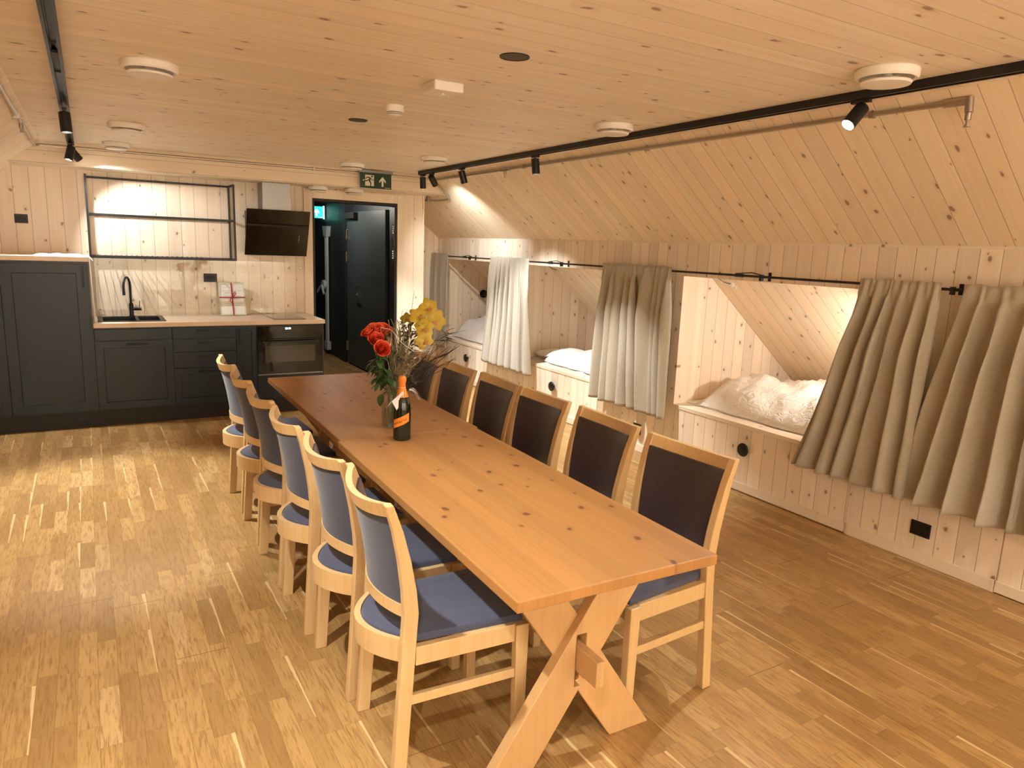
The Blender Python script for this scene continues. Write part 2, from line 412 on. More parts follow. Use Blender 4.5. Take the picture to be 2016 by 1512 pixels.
def duvet(x0, x1, y0, y1, z0, h, seed, fold=0):
    bm = new(); nx, ny = 26, 48
    def F(u, v):
        x = x0+(x1-x0)*u; y = y0+(y1-y0)*v
        e = min(u, 1-u)/.22; e2 = min(v, 1-v)/.10
        m = (1-(1-min(1, e))**2.4)*(1-(1-min(1, e2))**2.2)
        nz = noise.noise(Vector((x*3.1, y*2.3, seed)))*.35 + noise.noise(Vector((x*8, y*6, seed+5)))*.16 + noise.noise(Vector((x*20, y*17, seed+9)))*.09
        z = z0+h*m*(.72+nz)
        z = min(z, zs(x)-.03)
        x += .022*noise.noise(Vector((y*5, 1, seed)))*(1-min(1, e)); y += .03*noise.noise(Vector((x*5, 2, seed)))*(1-min(1, e2))
        return (x, y, max(z, z0))
    sheet(bm, F, nx, ny)
    for v in list(bm.verts): pass
    r = bmesh.ops.extrude_face_region(bm, geom=bm.faces[:])
    for v in [g for g in r['geom'] if isinstance(g, bmesh.types.BMVert)]: v.co.z = z0-.004
    return bm
def pillow(cx, cy, cz, lx, ly, h, seed):
    bm = new(); nx, ny = 20, 20
    def F(s):
        def f(u, v):
            a, b = 2*u-1, 2*v-1
            k = max(0, (1-abs(a)**2.6))**.55*max(0, (1-abs(b)**2.6))**.55
            x = cx+lx/2*a*(1-.07*b*b); y = cy+ly/2*b*(1-.07*a*a)
            z = cz+h*.5+s*h*.5*k*(1+.18*noise.noise(Vector((x*7, y*7, seed))))
            return (x, y, min(z, zs(x)-.02) if x > 5 else z)
        return f
    sheet(bm, F(1), nx, ny); sheet(bm, F(-1), nx, ny)
    bmesh.ops.remove_doubles(bm, verts=bm.verts, dist=.0008)
    return bm
for i, (a, b) in enumerate(OPEN):
    t = thing('bed_box', DRL[i], 'bed box', (XR+.01, (a+b)/2, 0), 0, None)
    bm = new(); box(bm, XR+.0, XR+.02, a+.003, b-.003, .008, ZO0-.002); part('drawer_front', bm, M['wallY'], t)
    bm = new(); box(bm, XR-.013, XR-.0003, a+.003, b-.003, .008, .07, .002); part('baseboard_strip', bm, M['trimY'], t)
    m = Matrix.Rotation(-PI/2, 4, 'Y')
    bm = new(); kx = XR-.0005
    lathe(bm, [(0, .0), (.014, .0), (.013, .016), (.030, .022), (.048, .030), (.050, .036), (.046, .043), (.02, .047), (0, .048)], 28, (kx, (a+b)/2+(.03 if i != 1 else .06), .328), m)
    part('knob', bm, M['black'], t, smooth=True)
    bm = new(); box(bm, XR-.006, XR+.13, a+.001, b-.001, ZO0, ZO0+.030, .002)
    solo('bunk_ledge', bm, M['trimY'], 'pale pine ledge board along the front of the ' + names[i], 'ledge')
    bm = new(); box(bm, XR+.045, 5.7, a-.03, b+.03, .36, .40); struct('trim_%d' % (7+i), bm, M['trimY'])
    bm = new(); y0, y1 = a+.0, b+.0
    prism(bm, [(XR+.145, .402), (5.62, .402), (5.62, zs(5.62)-.02), (5.57, zs(5.57)-.02), (XR+.145, .50)] if False else [(XR+.145, .402), (5.55, .402), (5.55, .515), (XR+.145, .515)], y0-.02, y1+.02, 'XZ')
    solo('mattress', bm, M['bed'], 'mattress lying in the ' + names[i], 'mattress', bev=.015)
LD = ['folded white duvet piled at the head of the farthest bed niche', 'white duvet with a folded front edge in the middle bed niche',
      'crumpled white duvet in the large open niche nearest the table', 'white duvet behind the curtain at the right edge']
solo('duvet', duvet(XR+.13, 5.35, 7.15, 8.60, .5195, .33, 1.3), M['bed'], LD[0], 'duvet', smooth='all')
solo('duvet', duvet(XR+.135, 5.2, 5.15, 6.42, .5195, .15, 4.1), M['bed'], LD[1], 'duvet', smooth='all')
solo('duvet', duvet(XR+.13, 5.45, 2.62, 4.10, .5195, .25, 8.4), M['bed'], LD[2], 'duvet', smooth='all')
solo('duvet', duvet(XR+.13, 5.3, .15, 1.60, .5195, .17, 2.7), M['bed'], LD[3], 'duvet', smooth='all')
solo('pillow', pillow(4.50, 6.50, .52, .62, .30, .10, 3), M['bed'], 'flat cream pillow at the left end of the middle bed niche', 'pillow', smooth='all')
# cord conduit / sprinkler inside niches 2 and 3
for i, (y, lab) in enumerate(((4.16, 'steel sprinkler head on a short pipe inside the large open niche'), (6.62, 'steel sprinkler head on a short pipe inside the middle niche'))):
    t = thing('niche_sprinkler', lab, 'sprinkler', (4.35, y, 1.50))
    bm = new(); tube(bm, [(4.27, y-.01, 1.575), (4.32, y-.03, 1.54), (4.35, y-.08, 1.50), (4.38, y-.14, 1.485)], .011, 8); part('pipe', bm, M['chrome'], t, smooth=True)
    bm = new(); tube(bm, [(4.38, y-.14, 1.485), (4.385, y-.155, 1.475)], [.02, .017], 12); tube(bm, [(4.385, y-.155, 1.475), (4.395, y-.18, 1.46)], .008, 8); part('head', bm, M['white'], t, smooth=True)
# reading lamp in farthest niche
t = thing('reading_lamp', 'round black reading lamp on the end wall of the farthest bed niche', 'lamp', (4.50, 8.69, 1.17))
bm = new(); lathe(bm, [(0, 0), (.055, 0), (.055, .02), (.02, .025), (0, .025)], 24, (4.66, 8.694, 1.07), Matrix.Rotation(PI/2, 4, 'X')); part('base', bm, M['black'], t, smooth=True)
bm = new(); lathe(bm, [(0, 0), (.03, .0), (.035, .02), (.035, .075), (.028, .075), (.026, .06), (0, .06)], 24, (4.66, 8.664, 1.075), Matrix.Rotation(PI/2, 4, 'X') @ Matrix.Rotation(.5, 4, 'Y')); part('head', bm, M['black'], t, smooth=True)

# ------------------------------------------------------------------ curtains
ZR = 1.572; XRod = 3.955
t = thing('curtain_rail', 'thin black rail running along the bed wall above the niches', 'curtain rail', (XRod, 4.5, ZR))
bm = new(); tube(bm, [(XRod, -2.0, ZR), (XRod, 8.80, ZR)], .0085, 10); part('rod', bm, M['black'], t, smooth=True)
for y in (7.75, 5.79, 3.37, 2.10, .3, -1.6):
    bm = new(); tube(bm, [(XR-.0005, y, ZR-.004), (XRod+.012, y, ZR-.004)], .006, 8); box(bm, XRod-.013, XRod+.013, y-.009, y+.009, ZR-.028, ZR+.014)
    box(bm, XR-.004, XR-.0003, y-.012, y+.012, ZR-.03, ZR+.03); part('bracket', bm, M['black'], t)
for y in (7.86, 5.97, 3.55):
    bm = new(); tube(bm, [(XRod, y+.05, ZR+.012), (XRod-.004, y-.10, ZR+.024), (XRod, y-.17, ZR+.012)], .004, 6); tube(bm, [(XRod, y-.02, ZR), (XRod, y+.05, ZR)], .0125, 10); part('cord_tie', bm, M['black'], t, smooth=True)
def curtain(yt0, yt1, yb0, yb1, folds, amp, seed, label, zb=.385, xb=0.0, slack=0):
    rr = random.Random(seed); nf = folds
    ws = [rr.uniform(.35, 1.9) for _ in range(nf*2)]; tot = sum(ws); cum = [0]
    for q in ws: cum.append(cum[-1]+q/tot)
    am = [rr.uniform(.45, 1.6) for _ in range(nf*2+1)]
    def ph(u):
        for k in range(nf*2):
            if u <= cum[k+1]+1e-9: return k+(u-cum[k])/max(1e-6, cum[k+1]-cum[k])
        return nf*2
    def F(u, v):
        p = ph(u); k = min(int(p), nf*2-1)
        a = am[k]*(1-(p-k))+am[k+1]*(p-k)
        z = ZR+.032 - v*(ZR+.032-zb)
        e = v**1.25
        ytt = yt0+(yt1-yt0)*u; ybb = yb0+(yb1-yb0)*u
        s = math.sin(p*PI+.6*math.sin(v*2.2+seed))
        w_ = (.35+.65*min(1, v*3.0))
        y = ytt*(1-e)+ybb*e + .022*math.cos(p*PI+seed)*w_*min(1, v*4) + .012*noise.noise(Vector((u*6, v*3, seed)))
        x = XRod-.014 + xb*v - amp*a*w_*(s*.5+.1) + .010*noise.noise(Vector((u*9, v*2.5, seed+3)))
        if v < .08: x = XRod-.0155+.004*math.sin(p*PI*2)-.012*max(0, s)*(v/.08)
        x = min(x, XR-.016)
        z += .008*noise.noise(Vector((u*7, 0, seed)))*(1 if v > .95 or v < .03 else 0)
        return (x, y, z)
    bm = new(); sheet(bm, F, nf*20, 44)
    o = solo('curtain', bm, M['linen'], label, 'curtain', 'linen curtains on the bed wall rail', smooth='all')
    m = o.modifiers.new('thick', 'SOLIDIFY'); m.thickness = .003; m.offset = -1
    return o
curtain(8.32, 8.83, 8.30, 8.83, 3, .035, 1, 'narrow bluish grey curtain hanging in the far corner of the bed wall')
curtain(6.36, 7.19, 6.26, 7.38, 8, .055, 2, 'pale linen curtain between the farthest and the middle bed niche')
curtain(4.66, 5.12, 4.57, 5.20, 5, .075, 3, 'left one of two linen curtains touching each other above the wall socket')
curtain(4.24, 4.655, 4.20, 4.59, 4, .075, 4, 'right one of two linen curtains touching each other above the wall socket')
curtain(2.15, 2.62, 2.17, 2.93, 6, .090, 5, 'wide flaring beige curtain closing the right end of the large open niche', zb=.375)
curtain(1.36, 2.03, 1.28, 2.23, 6, .090, 6, 'beige curtain cut off by the right edge of the picture', zb=.375)
# ------------------------------------------------------------------ sockets
def socket(name, label, p, n, wd=.10, ht=.085, double=True):
    t = thing(name, label, 'socket', p); x, y, z = p
    bm = new()
    if n == 'X': box(bm, x-.009, x-.0003, y-wd/2, y+wd/2, z-ht/2, z+ht/2, .003)
    else: box(bm, x-wd/2, x+wd/2, y-.009, y-.0003, z-ht/2, z+ht/2, .003)
    part('plate', bm, M['black'], t)
    for d in ((-.025, .025) if double else (0,)):
        bm = new()
        if n == 'X': m = Matrix.Rotation(-PI/2, 4, 'Y'); c = (x-.009, y+d, z)
        else: m = Matrix.Rotation(PI/2, 4, 'X'); c = (x+d, y-.009, z)
        lathe(bm, [(.020, 0), (.020, .004), (.017, .004), (.016, .0005), (0, .0005)], 20, c, m); part('outlet', bm, M['cabdark'], t, smooth=True)
socket('wall_socket', 'black wall socket low on the pine wall under the two touching curtains', (XR, 4.62, .195), 'X', .10, .095, False)
socket('wall_socket', 'black double wall socket low on the pine wall under the right curtains', (XR, 2.12, .20), 'X', .115, .085)
socket('wall_socket', 'black double socket on the backsplash between tap and framed paper', (1.05, YK-.0190, 1.295), 'Y', .125, .085)
t = thing('wall_socket', 'black double socket high on the far wall left of the shelf frame', 'socket', (-.49, YK, 1.795))
bm = new(); box(bm, -.54, -.44, YK-.009, YK-.0003, 1.757, 1.835, .003); part('plate', bm, M['black'], t)
for d in (-.515, -.465):
    bm = new(); lathe(bm, [(.019, 0), (.019, .004), (.016, .004), (.015, .0005), (0, .0005)], 20, (d, YK-.009, 1.796), Matrix.Rotation(PI/2, 4, 'X')); part('outlet', bm, M['cabdark'], t, smooth=True)

# thin transparent materials (panes, film): glossy coat over see-through
def thin(name, tint=(1, 1, 1), f0=.04, rough=.02, extra=0.0, top=.75):
    m = bpy.data.materials.new(name); m.use_nodes = True; t = m.node_tree; t.nodes.clear()
    o = t.nodes.new('ShaderNodeOutputMaterial'); mx = t.nodes.new('ShaderNodeMixShader')
    tr = t.nodes.new('ShaderNodeBsdfTransparent'); gl = t.nodes.new('ShaderNodeBsdfGlossy'); lw = t.nodes.new('ShaderNodeLayerWeight')
    lw.inputs[0].default_value = .5
    tr.inputs[0].default_value = (*tint, 1); gl.inputs['Roughness'].default_value = rough
    pw = t.nodes.new('ShaderNodeMath'); pw.operation = 'POWER'; pw.inputs[1].default_value = 5.0
    ad = t.nodes.new('ShaderNodeMath'); ad.operation = 'MULTIPLY_ADD'; ad.inputs[1].default_value = top; ad.inputs[2].default_value = f0+extra; ad.use_clamp = True
    t.links.new(lw.outputs['Facing'], pw.inputs[0]); t.links.new(pw.outputs[0], ad.inputs[0]); t.links.new(ad.outputs[0], mx.inputs[0])
    t.links.new(tr.outputs[0], mx.inputs[1]); t.links.new(gl.outputs[0], mx.inputs[2]); t.links.new(mx.outputs[0], o.inputs[0])
    return m
M['pane'] = thin('thin_pane', (.985, .99, .985)); M['film'] = thin('cellophane', (.93, .92, .90), .08, .16, .14); M['vaseglass'] = thin('vase_glass', (.93, .95, .94), .04, .03, .05)

# ------------------------------------------------------------------ kitchen
YC = 7.12                      # face of the cabinet fronts
def shaker(bm, x0, x1, z0, z1, y=YC, fr=.062, th=.02, rec=.009):
    a = [(x0, z0), (x1, z0), (x1, z1), (x0, z1)]; b = [(x0+fr, z0+fr), (x1-fr, z0+fr), (x1-fr, z1-fr), (x0+fr, z1-fr)]
    c = [(x0+fr+.004, z0+fr+.004), (x1-fr-.004, z0+fr+.004), (x1-fr-.004, z1-fr-.004), (x0+fr+.004, z1-fr-.004)]
    V = lambda P, yy: [bm.verts.new((p[0], yy, p[1])) for p in P]
    A, B, Cc, D = V(a, y), V(b, y), V(c, y+rec), V(a, y+th)
    for i in range(4):
        j = (i+1) % 4
        bm.faces.new((A[i], A[j], B[j], B[i])); bm.faces.new((B[i], B[j], Cc[j], Cc[i])); bm.faces.new((A[i], D[i], D[j], A[j]))
    bm.faces.new(Cc); bm.faces.new(D[::-1])
def bar_handle(parent, x, z, ln, vert=False):
    bm = new(); y = YC-.028
    if vert:
        box(bm, x-.006, x+.006, y-.006, y+.006, z-ln/2, z+ln/2, .002)
        for s in (-1, 1): box(bm, x-.005, x+.005, y+.0065, YC-.0003, z+s*(ln/2-.015)-.006, z+s*(ln/2-.015)+.006)
    else:
        box(bm, x-ln/2, x+ln/2, y-.006, y+.006, z-.006, z+.006, .002)
        for s in (-1, 1): box(bm, x+s*(ln/2-.015)-.006, x+s*(ln/2-.015)+.006, y+.0065, YC-.0003, z-.005, z+.005)
    return part('handle', bm, M['black'], parent)
def cabinet(name, label, x0, x1, z0, z1, fronts, group=None):
    t = thing(name, label, 'cabinet', ((x0+x1)/2, YC+.3, z0), 0, group)
    bm = new(); box(bm, x0+.001, x1-.001, YC+.0205, YK-.002, z0, z1); part('body', bm, M['cab'], t)
    for kind, a, b, c, d, hx, hz, hl, hv, fr in fronts:
        bm = new()
        if fr: shaker(bm, a+.0015, b-.0015, c+.0015, d-.0015, fr=fr)
        else: box(bm, a+.0015, b-.0015, YC, YC+.02, c+.0015, d-.0015, .0015)
        f = part(kind, bm, M['cab'], t)
        if hl: bar_handle(f, hx, hz, hl, hv)
    return t
cabinet('tall_cabinet', 'tall dark grey cabinet cut off by the left edge of the picture', XL+.002, -.63, .152, 1.452, [('door', XL+.002, -.63, .155, 1.43, -.68, 1.32, .19, True, .075)])
cabinet('tall_cabinet', 'tall dark grey cabinet with one framed door beside the worktop', -.63, 0, .152, 1.452, [('door', -.628, -.02, .155, 1.43, -.048, 1.325, .19, True, .075)])
bm = new(); box(bm, -.018, .0, YC, YC+.0195, .152, 1.452); solo('side_panel', bm, M['cab'], 'narrow dark end panel on the right flank of the tall cabinet', 'panel')
cabinet('sink_cabinet', 'dark grey base cabinet under the sink with a wide framed door', .002, .618, .152, .884, [('door', .003, .617, .155, .768, .33, .735, .17, False, .062), ('drawer', .003, .617, .772, .872, 0, 0, 0, False, 0)])
cabinet('drawer_cabinet', 'dark grey base cabinet with four stacked drawers', .618, 1.168, .152, .884,
        [('drawer', .619, 1.167, .772, .872, .90, .84, .16, False, 0), ('drawer', .619, 1.167, .648, .769, .90, .73, .16, False, 0), ('drawer', .619, 1.167, .498, .645, .90, .60, .16, False, 0), ('drawer', .619, 1.167, .155, .495, .90, .46, .16, False, .055)])
cabinet('narrow_cabinet', 'narrow dark cabinet with a vertical handle between drawers and oven', 1.168, 1.352, .152, .884, [('door', 1.169, 1.351, .155, .872, 1.20, .78, .16, True, .04)])
cabinet('oven_cabinet', 'dark cabinet holding the built-in oven above one low drawer', 1.352, 2.004, .152, .884, [('drawer', 1.354, 1.992, .155, .388, 0, 0, 0, False, 0)])
t = bpy.data.objects['oven_cabinet']
bm = new(); box(bm, 1.9925, 2.004, YC-.0, YC+.0195, .152, .884); part('side_panel', bm, M['cab'], t)
t = thing('oven', 'black glass built-in oven with a lit clock under the hob', 'oven', (1.675, YC, .39))
bm = new(); box(bm, 1.358, 1.990, YC-.004, YC+.0195, .400, .745, .002); d = part('door', bm, M['glassblk'], t)
bm = new(); box(bm, 1.43, 1.915, YC-.0055, YC-.0042, .515, .675); part('window', bm, simple('oven_window_reflection', (.045, .036, .018), .09, spec=.9), d)  # olive brown floor reflection painted into the glass colour
bm = new(); box(bm, 1.40, 1.95, YC-.045, YC-.030, .712, .728, .003)
for x in (1.42, 1.93): box(bm, x-.008, x+.008, YC-.0298, YC-.0043, .713, .727)
part('handle', bm, M['cabdark'], d)
bm = new(); box(bm, 1.358, 1.990, YC-.004, YC+.0195, .748, .872, .002); c = part('control_panel', bm, M['glassblk'], t)
bm = new()
for k, (a, b) in enumerate(((0, .010), (.013, .023), (.030, .040), (.043, .053))):
    x = 1.625
    for z in (.838, .845, .852): box(bm, x+a, x+b, YC-.0048, YC-.0041, z-.0012, z+.0012)
    box(bm, x+b-.002, x+b, YC-.0048, YC-.0041, .838, .852)
part('clock_digits', bm, M['led'], c)
bm = new(); box(bm, 1.358, 1.990, YC-.006, YC+.0195, .389, .3995, .001); part('bottom_trim', bm, M['steel'], t)
# plinth
bm = new(); box(bm, XL+.002, 2.0, 7.165, 7.185, .001, .150); pl = solo('plinth', bm, M['cabdark'], 'black plinth running under all the kitchen cabinets', 'plinth')
bm = new()
for k in range(5):
    x = -.545+k*.095; box(bm, x, x+.086, 7.160, 7.1648, .055, .122)
    for j in range(5): box(bm, x+.004, x+.082, 7.156, 7.1598, .060+j*.0125, .064+j*.0125)
part('vent_grille', bm, M['black'], pl)
# worktop with a hole for the sink, tall-unit top
ZT = .925
SX0, SX1, SY0, SY1 = .045, .578, 7.225, 7.69
bm = new()
prismv = [(0.003, 7.10), (2.014, 7.10), (2.014, YK-.0215), (0.003, YK-.0215)]
for a, b, c, d in ((.003, SX0, 7.10, YK-.0215), (SX1, 2.014, 7.10, YK-.0215), (SX0, SX1, 7.10, SY0), (SX0, SX1, SY1, YK-.0215)): box(bm, a, b, c, d, ZT-.038, ZT)
bmesh.ops.remove_doubles(bm, verts=bm.verts, dist=1e-5)
solo('worktop', bm, M['top'], 'light wood worktop with sink and hob beside the tall cabinet', 'worktop')
bm = new(); box(bm, XL+.002, .006, 7.10, YK-.001, 1.4535, 1.492, .001); solo('cabinet_top', bm, M['top'], 'light wood board lying on the tall cabinets', 'worktop')
# folded white cloths on top
def crumple(name, label, x0, x1, y0, y1, z, h, seed, cat):
    bm = new()
    def F(u, v):
        x = x0+(x1-x0)*u; y = y0+(y1-y0)*v; e = min(u, 1-u, v, 1-v)/.12
        return (x+.01*noise.noise(Vector((v*5, 0, seed))), y, z+.001+h*min(1, e)**.5*(.7+.6*noise.noise(Vector((x*11, y*9, seed)))))
    sheet(bm, F, 30, 12)
    r = bmesh.ops.extrude_face_region(bm, geom=bm.faces[:])
    for v in [g for g in r['geom'] if isinstance(g, bmesh.types.BMVert)]: v.co.z = z+.0004
    return solo(name, bm, M['paper'], label, cat, smooth='all')
crumple('folded_cloth', 'thin white folded cloth lying on top of the tall cabinet', -.40, -.03, 7.16, 7.42, 1.492, .022, 3, 'cloth')
bm = new(); tube(bm, [(-.03, 7.13, 1.502), (.005, 7.085, 1.500), (.022, 7.075, 1.478), (.032, 7.07, 1.462)], [.004, .005, .005, .003], 6)
solo('cloth_ribbon', bm, M['paper'], 'short white ribbon hanging over the corner of the tall cabinet top', 'ribbon', smooth=True)
# sink
bm = new()
def basin(bm, x0, x1, y0, y1, zt, zb, th=.004):
    r = .0
    for (a, b, c, d) in ((x0, x1, y0, y0+th), (x0, x1, y1-th, y1), (x0, x0+th, y0+th, y1-th), (x1-th, x1, y0+th, y1-th)): box(bm, a, b, c, d, zb, zt)
    box(bm, x0, x1, y0, y1, zb-th, zb)
ri = .035
for a, b, c, d in ((SX0-.006, SX1+.006, SY0-.006, SY0+ri), (SX0-.006, SX1+.006, SY1-.07, SY1+.006), (SX0-.006, SX0+ri, SY0+ri, SY1-.07), (SX1-ri, SX1+.006, SY0+ri, SY1-.07), (.345, .37, SY0+ri, SY1-.07)): box(bm, a, b, c, d, ZT+.0005, ZT+.006)
basin(bm, SX0+.02, .355, SY0+.02, SY1-.05, ZT, ZT-.15); basin(bm, .36, SX1-.02, SY0+.02, SY1-.05, ZT, ZT-.03)
solo('sink', bm, M['black'], 'black inset sink in the worktop beside the tall cabinet', 'sink')
t = thing('kitchen_tap', 'tall black gooseneck tap with side lever behind the sink', 'tap', (.325, 7.655, ZT+.006))
bx_, by_ = .325, 7.655
bm = new(); lathe(bm, [(0, 0), (.026, 0), (.026, .006), (.019, .010), (.019, .115), (.014, .125), (.012, .13)], 24, (bx_, by_, ZT+.0065)); part('base', bm, M['black'], t, smooth=True)
bm = new(); pts = [(bx_, by_, ZT+.12)]+[(bx_, by_, ZT+z) for z in (.2, .29)]
for k in range(1, 13):
    a = PI*k/12; pts.append((bx_-.03+.03*math.cos(a), by_-.075+.075*math.cos(a), ZT+.29+.085*math.sin(a)))
pts += [(bx_-.06, by_-.15, ZT+.25)]
tube(bm, pts, .0105, 12); tube(bm, [(bx_-.06, by_-.15, ZT+.25), (bx_-.06, by_-.15, ZT+.215)], .0125, 12); part('spout', bm, M['black'], t, smooth=True)
bm = new(); tube(bm, [(bx_+.017, by_, ZT+.075), (bx_+.085, by_-.01, ZT+.075)], .014, 12); tube(bm, [(bx_+.068, by_-.01, ZT+.08), (bx_+.072, by_-.01, ZT+.155)], .0035, 8); part('lever', bm, M['black'], t, smooth=True)
# hob, backsplash glass, framed sheet
bm = new(); box(bm, 1.535, 1.845, 7.18, 7.70, ZT+.0004, ZT+.005, .001); solo('hob', bm, M['glassblk'], 'flat black glass hob set on the worktop under the extractor', 'hob')
t = thing('backsplash_glass', 'clear glass pane screwed to the pine wall behind the worktop', 'glass pane', (1.02, YK-.01, ZT+.001))
bm = new(); box(bm, .045, 1.99, YK-.0185, YK-.0135, ZT+.001, 1.467); part('pane', bm, M['pane'], t)
for x in (.075, 1.955):
    for z in (1.41, .985):
        bm = new(); lathe(bm, [(0, 0), (.009, 0), (.009, .004), (.006, .006), (0, .006)], 14, (x, YK-.0187, z), Matrix.Rotation(PI/2, 4, 'X')); part('screw', bm, M['chrome'], t, smooth=True)
t = thing('framed_sheet', 'small framed white sheet tied with a red ribbon leaning on the backsplash', 'picture frame', (1.235, 7.62, ZT+.0005))
FM = Matrix.Translation((1.235, 7.615, ZT+.0075)) @ Matrix.Rotation(-.33, 4, 'X')
def fbox(bm, *a, bev=0):
    b2 = new(); box(b2, *a, bev); bmesh.ops.transform(b2, matrix=FM, verts=b2.verts); me = bpy.data.meshes.new('t'); b2.to_mesh(me); b2.free(); bm.from_mesh(me); bpy.data.meshes.remove(me)
bm = new()
for a in ((-.122, -.110, 0, .014, 0, .335), (.110, .122, 0, .014, 0, .335), (-.110, .110, 0, .014, 0, .012), (-.110, .110, 0, .014, .323, .335)): fbox(bm, *a)
part('frame', bm, simple('pale_green_frame', (.62, .72, .58), .4), t)
bm = new(); fbox(bm, -.1098, .1098, .004, .010, .0122, .3228); s = part('sheet', bm, M['paper'], t)
bm = new()
for z, ws in ((.285, (-.085, -.02)), (.25, (-.085, .085)), (.228, (-.07, .03)), (.195, (-.09, .09)), (.165, (-.085, .07)), (.12, (-.08, .085)), (.10, (-.06, .06))):
    x = ws[0]
    while x < ws[1]:
        wd = rnd.uniform(.006, .016); fbox(bm, x, x+wd, .0030, .0039, z, z+.0045); x += wd+.004
part('printed_lines', bm, simple('faint_print', (.42, .55, .52), .8), s)
bm = new(); fbox(bm, -.124, .124, -.0025, -.0006, .178, .189); fbox(bm, -.006, .006, -.0045, -.0027, -.0, .337)
b2 = new(); tube(b2, [(0, -.008, .183), (.012, -.02, .21), (.030, -.022, .238), (.036, -.018, .225), (.020, -.012, .195), (0, -.008, .183)], .004, 6); tube(b2, [(0, -.008, .183), (-.022, -.02, .165), (-.026, -.02, .140), (-.012, -.016, .125), (0, -.010, .150), (0, -.008, .183)], .004, 6)
bmesh.ops.transform(b2, matrix=FM, verts=b2.verts); me = bpy.data.meshes.new('t'); b2.to_mesh(me); b2.free(); bm.from_mesh(me); bpy.data.meshes.remove(me)
part('ribbon', bm, M['ribbon'], t)
# shelf frame on the wall
t = thing('wall_shelf_frame', 'open black metal shelf frame hung on the pine wall over the sink', 'shelf', (.635, 7.65, 1.475))
def bar(bm, x0, x1, y0, y1, z0, z1): box(bm, x0, x1, y0, y1, z0, z1)
SXa, SXb, SYf, SYb, q = .012, 1.262, 7.50, YK-.003, .018
for x in (SXa, SXb-q):
    bm = new()
    bar(bm, x, x+q, SYf, SYf+q, 1.475, 2.205); bar(bm, x, x+q, SYb-q, SYb, 1.475, 2.205)
    for z in (1.475, 1.852, 2.187): bar(bm, x+.0002, x+q-.0002, SYf+q, SYb-q, z, z+q)
    part('side_frame', bm, M['black'], t)
for y, zz in ((SYf, 1.475), (SYb-q, 1.475), (SYf, 1.852), (SYb-q, 1.852), (SYb-q, 2.187)):
    bm = new(); bar(bm, SXa+q+.0003, SXb-q-.0003, y, y+q, zz, zz+q); part('cross_bar', bm, M['black'], t)
for k in range(22):
    bm = new(); x = .055+k*.0435; tube(bm, [(x, SYf+.004, 1.4975), (x, SYb-.004, 1.4975)], .0028, 6); part('wire', bm, M['black'], t, smooth=True)
# extractor hood
t = thing('extractor_hood', 'slanted black glass extractor hood with steel chimney beside the doorway', 'extractor hood', (1.68, 7.65, 1.53))
bm = new(); prism(bm, [(7.50, 1.985), (7.515, 1.99), (7.699, 1.54), (7.684, 1.535)], 1.37, 1.99, 'YZ'); g = part('glass_panel', bm, M['glassblk'], t)
bm = new(); prism(bm, [(7.516, 1.975), (7.79, 1.975), (7.79, 1.545), (7.7, 1.545)], 1.40, 1.96, 'YZ'); part('body', bm, M['black'], t)
bm = new(); box(bm, 1.535, 1.815, 7.575, YK-.002, 1.976, ZB-.001, .002); part('chimney', bm, M['steel'], t)
bm = new()
for k in range(4):
    z = 1.68+k*.018; y = 7.50+(1.985-z)*.184/.45-.0012; box(bm, 1.895, 1.902, y-.001, y, z, z+.006)
part('touch_buttons', bm, M['signwhite'], g)
bm = new(); prism(bm, [(7.5485, 1.845), (7.5495, 1.845), (7.5585, 1.823), (7.5575, 1.823)], 1.375, 1.985, 'YZ'); part('slot', bm, M['cabdark'], g)

# ------------------------------------------------------------------ hallway behind the doorway
XH = 3.16
bm = new(); box(bm, XH, XH+.08, YK+.101, 12.2, 0, 2.5); struct('wall_hall_right', bm, M['hall'])
bm = new(); box(bm, 1.92, 2.0, YK+.101, 12.2, 0, 2.5); struct('wall_hall_left', bm, M['hall'])
bm = new(); box(bm, 2.0, XH, 12.0, 12.1, 0, 2.5); struct('wall_hall_far', bm, M['hall'])
bm = new(); box(bm, 2.0, XH, YK+.101, 12.0, 2.40, 2.45); struct('ceiling_hall', bm, M['hall'])
bm = new()
box(bm, DX0-.0005, DX0+.028, YK-.004, YK+.16, 0, DZ); box(bm, DX1-.028, DX1+.0005, YK-.004, YK+.16, 0, DZ); box(bm, DX0+.0285, DX1-.0285, YK-.004, YK+.16, DZ-.03, DZ)
struct('door_1', bm, M['cabdark'], bev=.002)
t = bpy.data.objects['door_1']
for z in (1.86, 1.72, 1.58):
    bm = new(); box(bm, DX1-.0285-.003, DX1-.0287, YK+.03, YK+.06, z-.055, z+.055)
    if z != 1.72:
        for k in range(4): box(bm, DX1-.036, DX1-.0318, YK+.04, YK+.05, z-.045+k*.025, z-.035+k*.025)
    struct('strike_plate', bm, M['chrome'], t)
# door leaf on the right side of the hall with hinges, handle, closer
bm = new(); box(bm, XH-.045, XH-.001, 8.36, 9.86, .02, 2.10, .003); struct('door_2', bm, M['halldoor'])
d2 = bpy.data.objects['door_2']
for z in (1.80, 1.50, .26):
    bm = new(); box(bm, XH-.052, XH-.0455, 9.79, 9.85, z-.07, z+.07, .002); tube(bm, [(XH-.055, 9.855, z-.07), (XH-.055, 9.855, z+.07)], .008, 8); struct('hinge', bm, M['chrome'], d2)
bm = new(); lathe(bm, [(0, 0), (.026, 0), (.026, .008), (0, .008)], 20, (XH-.0455, 9.42, 1.00), Matrix.Rotation(-PI/2, 4, 'Y')); tube(bm, [(XH-.05, 9.42, 1.0), (XH-.095, 9.42, 1.0), (XH-.098, 9.39, 1.0), (XH-.098, 9.25, 1.0)], .010, 10)
struct('door_handle', bm, M['chrome'], d2, smooth=True)
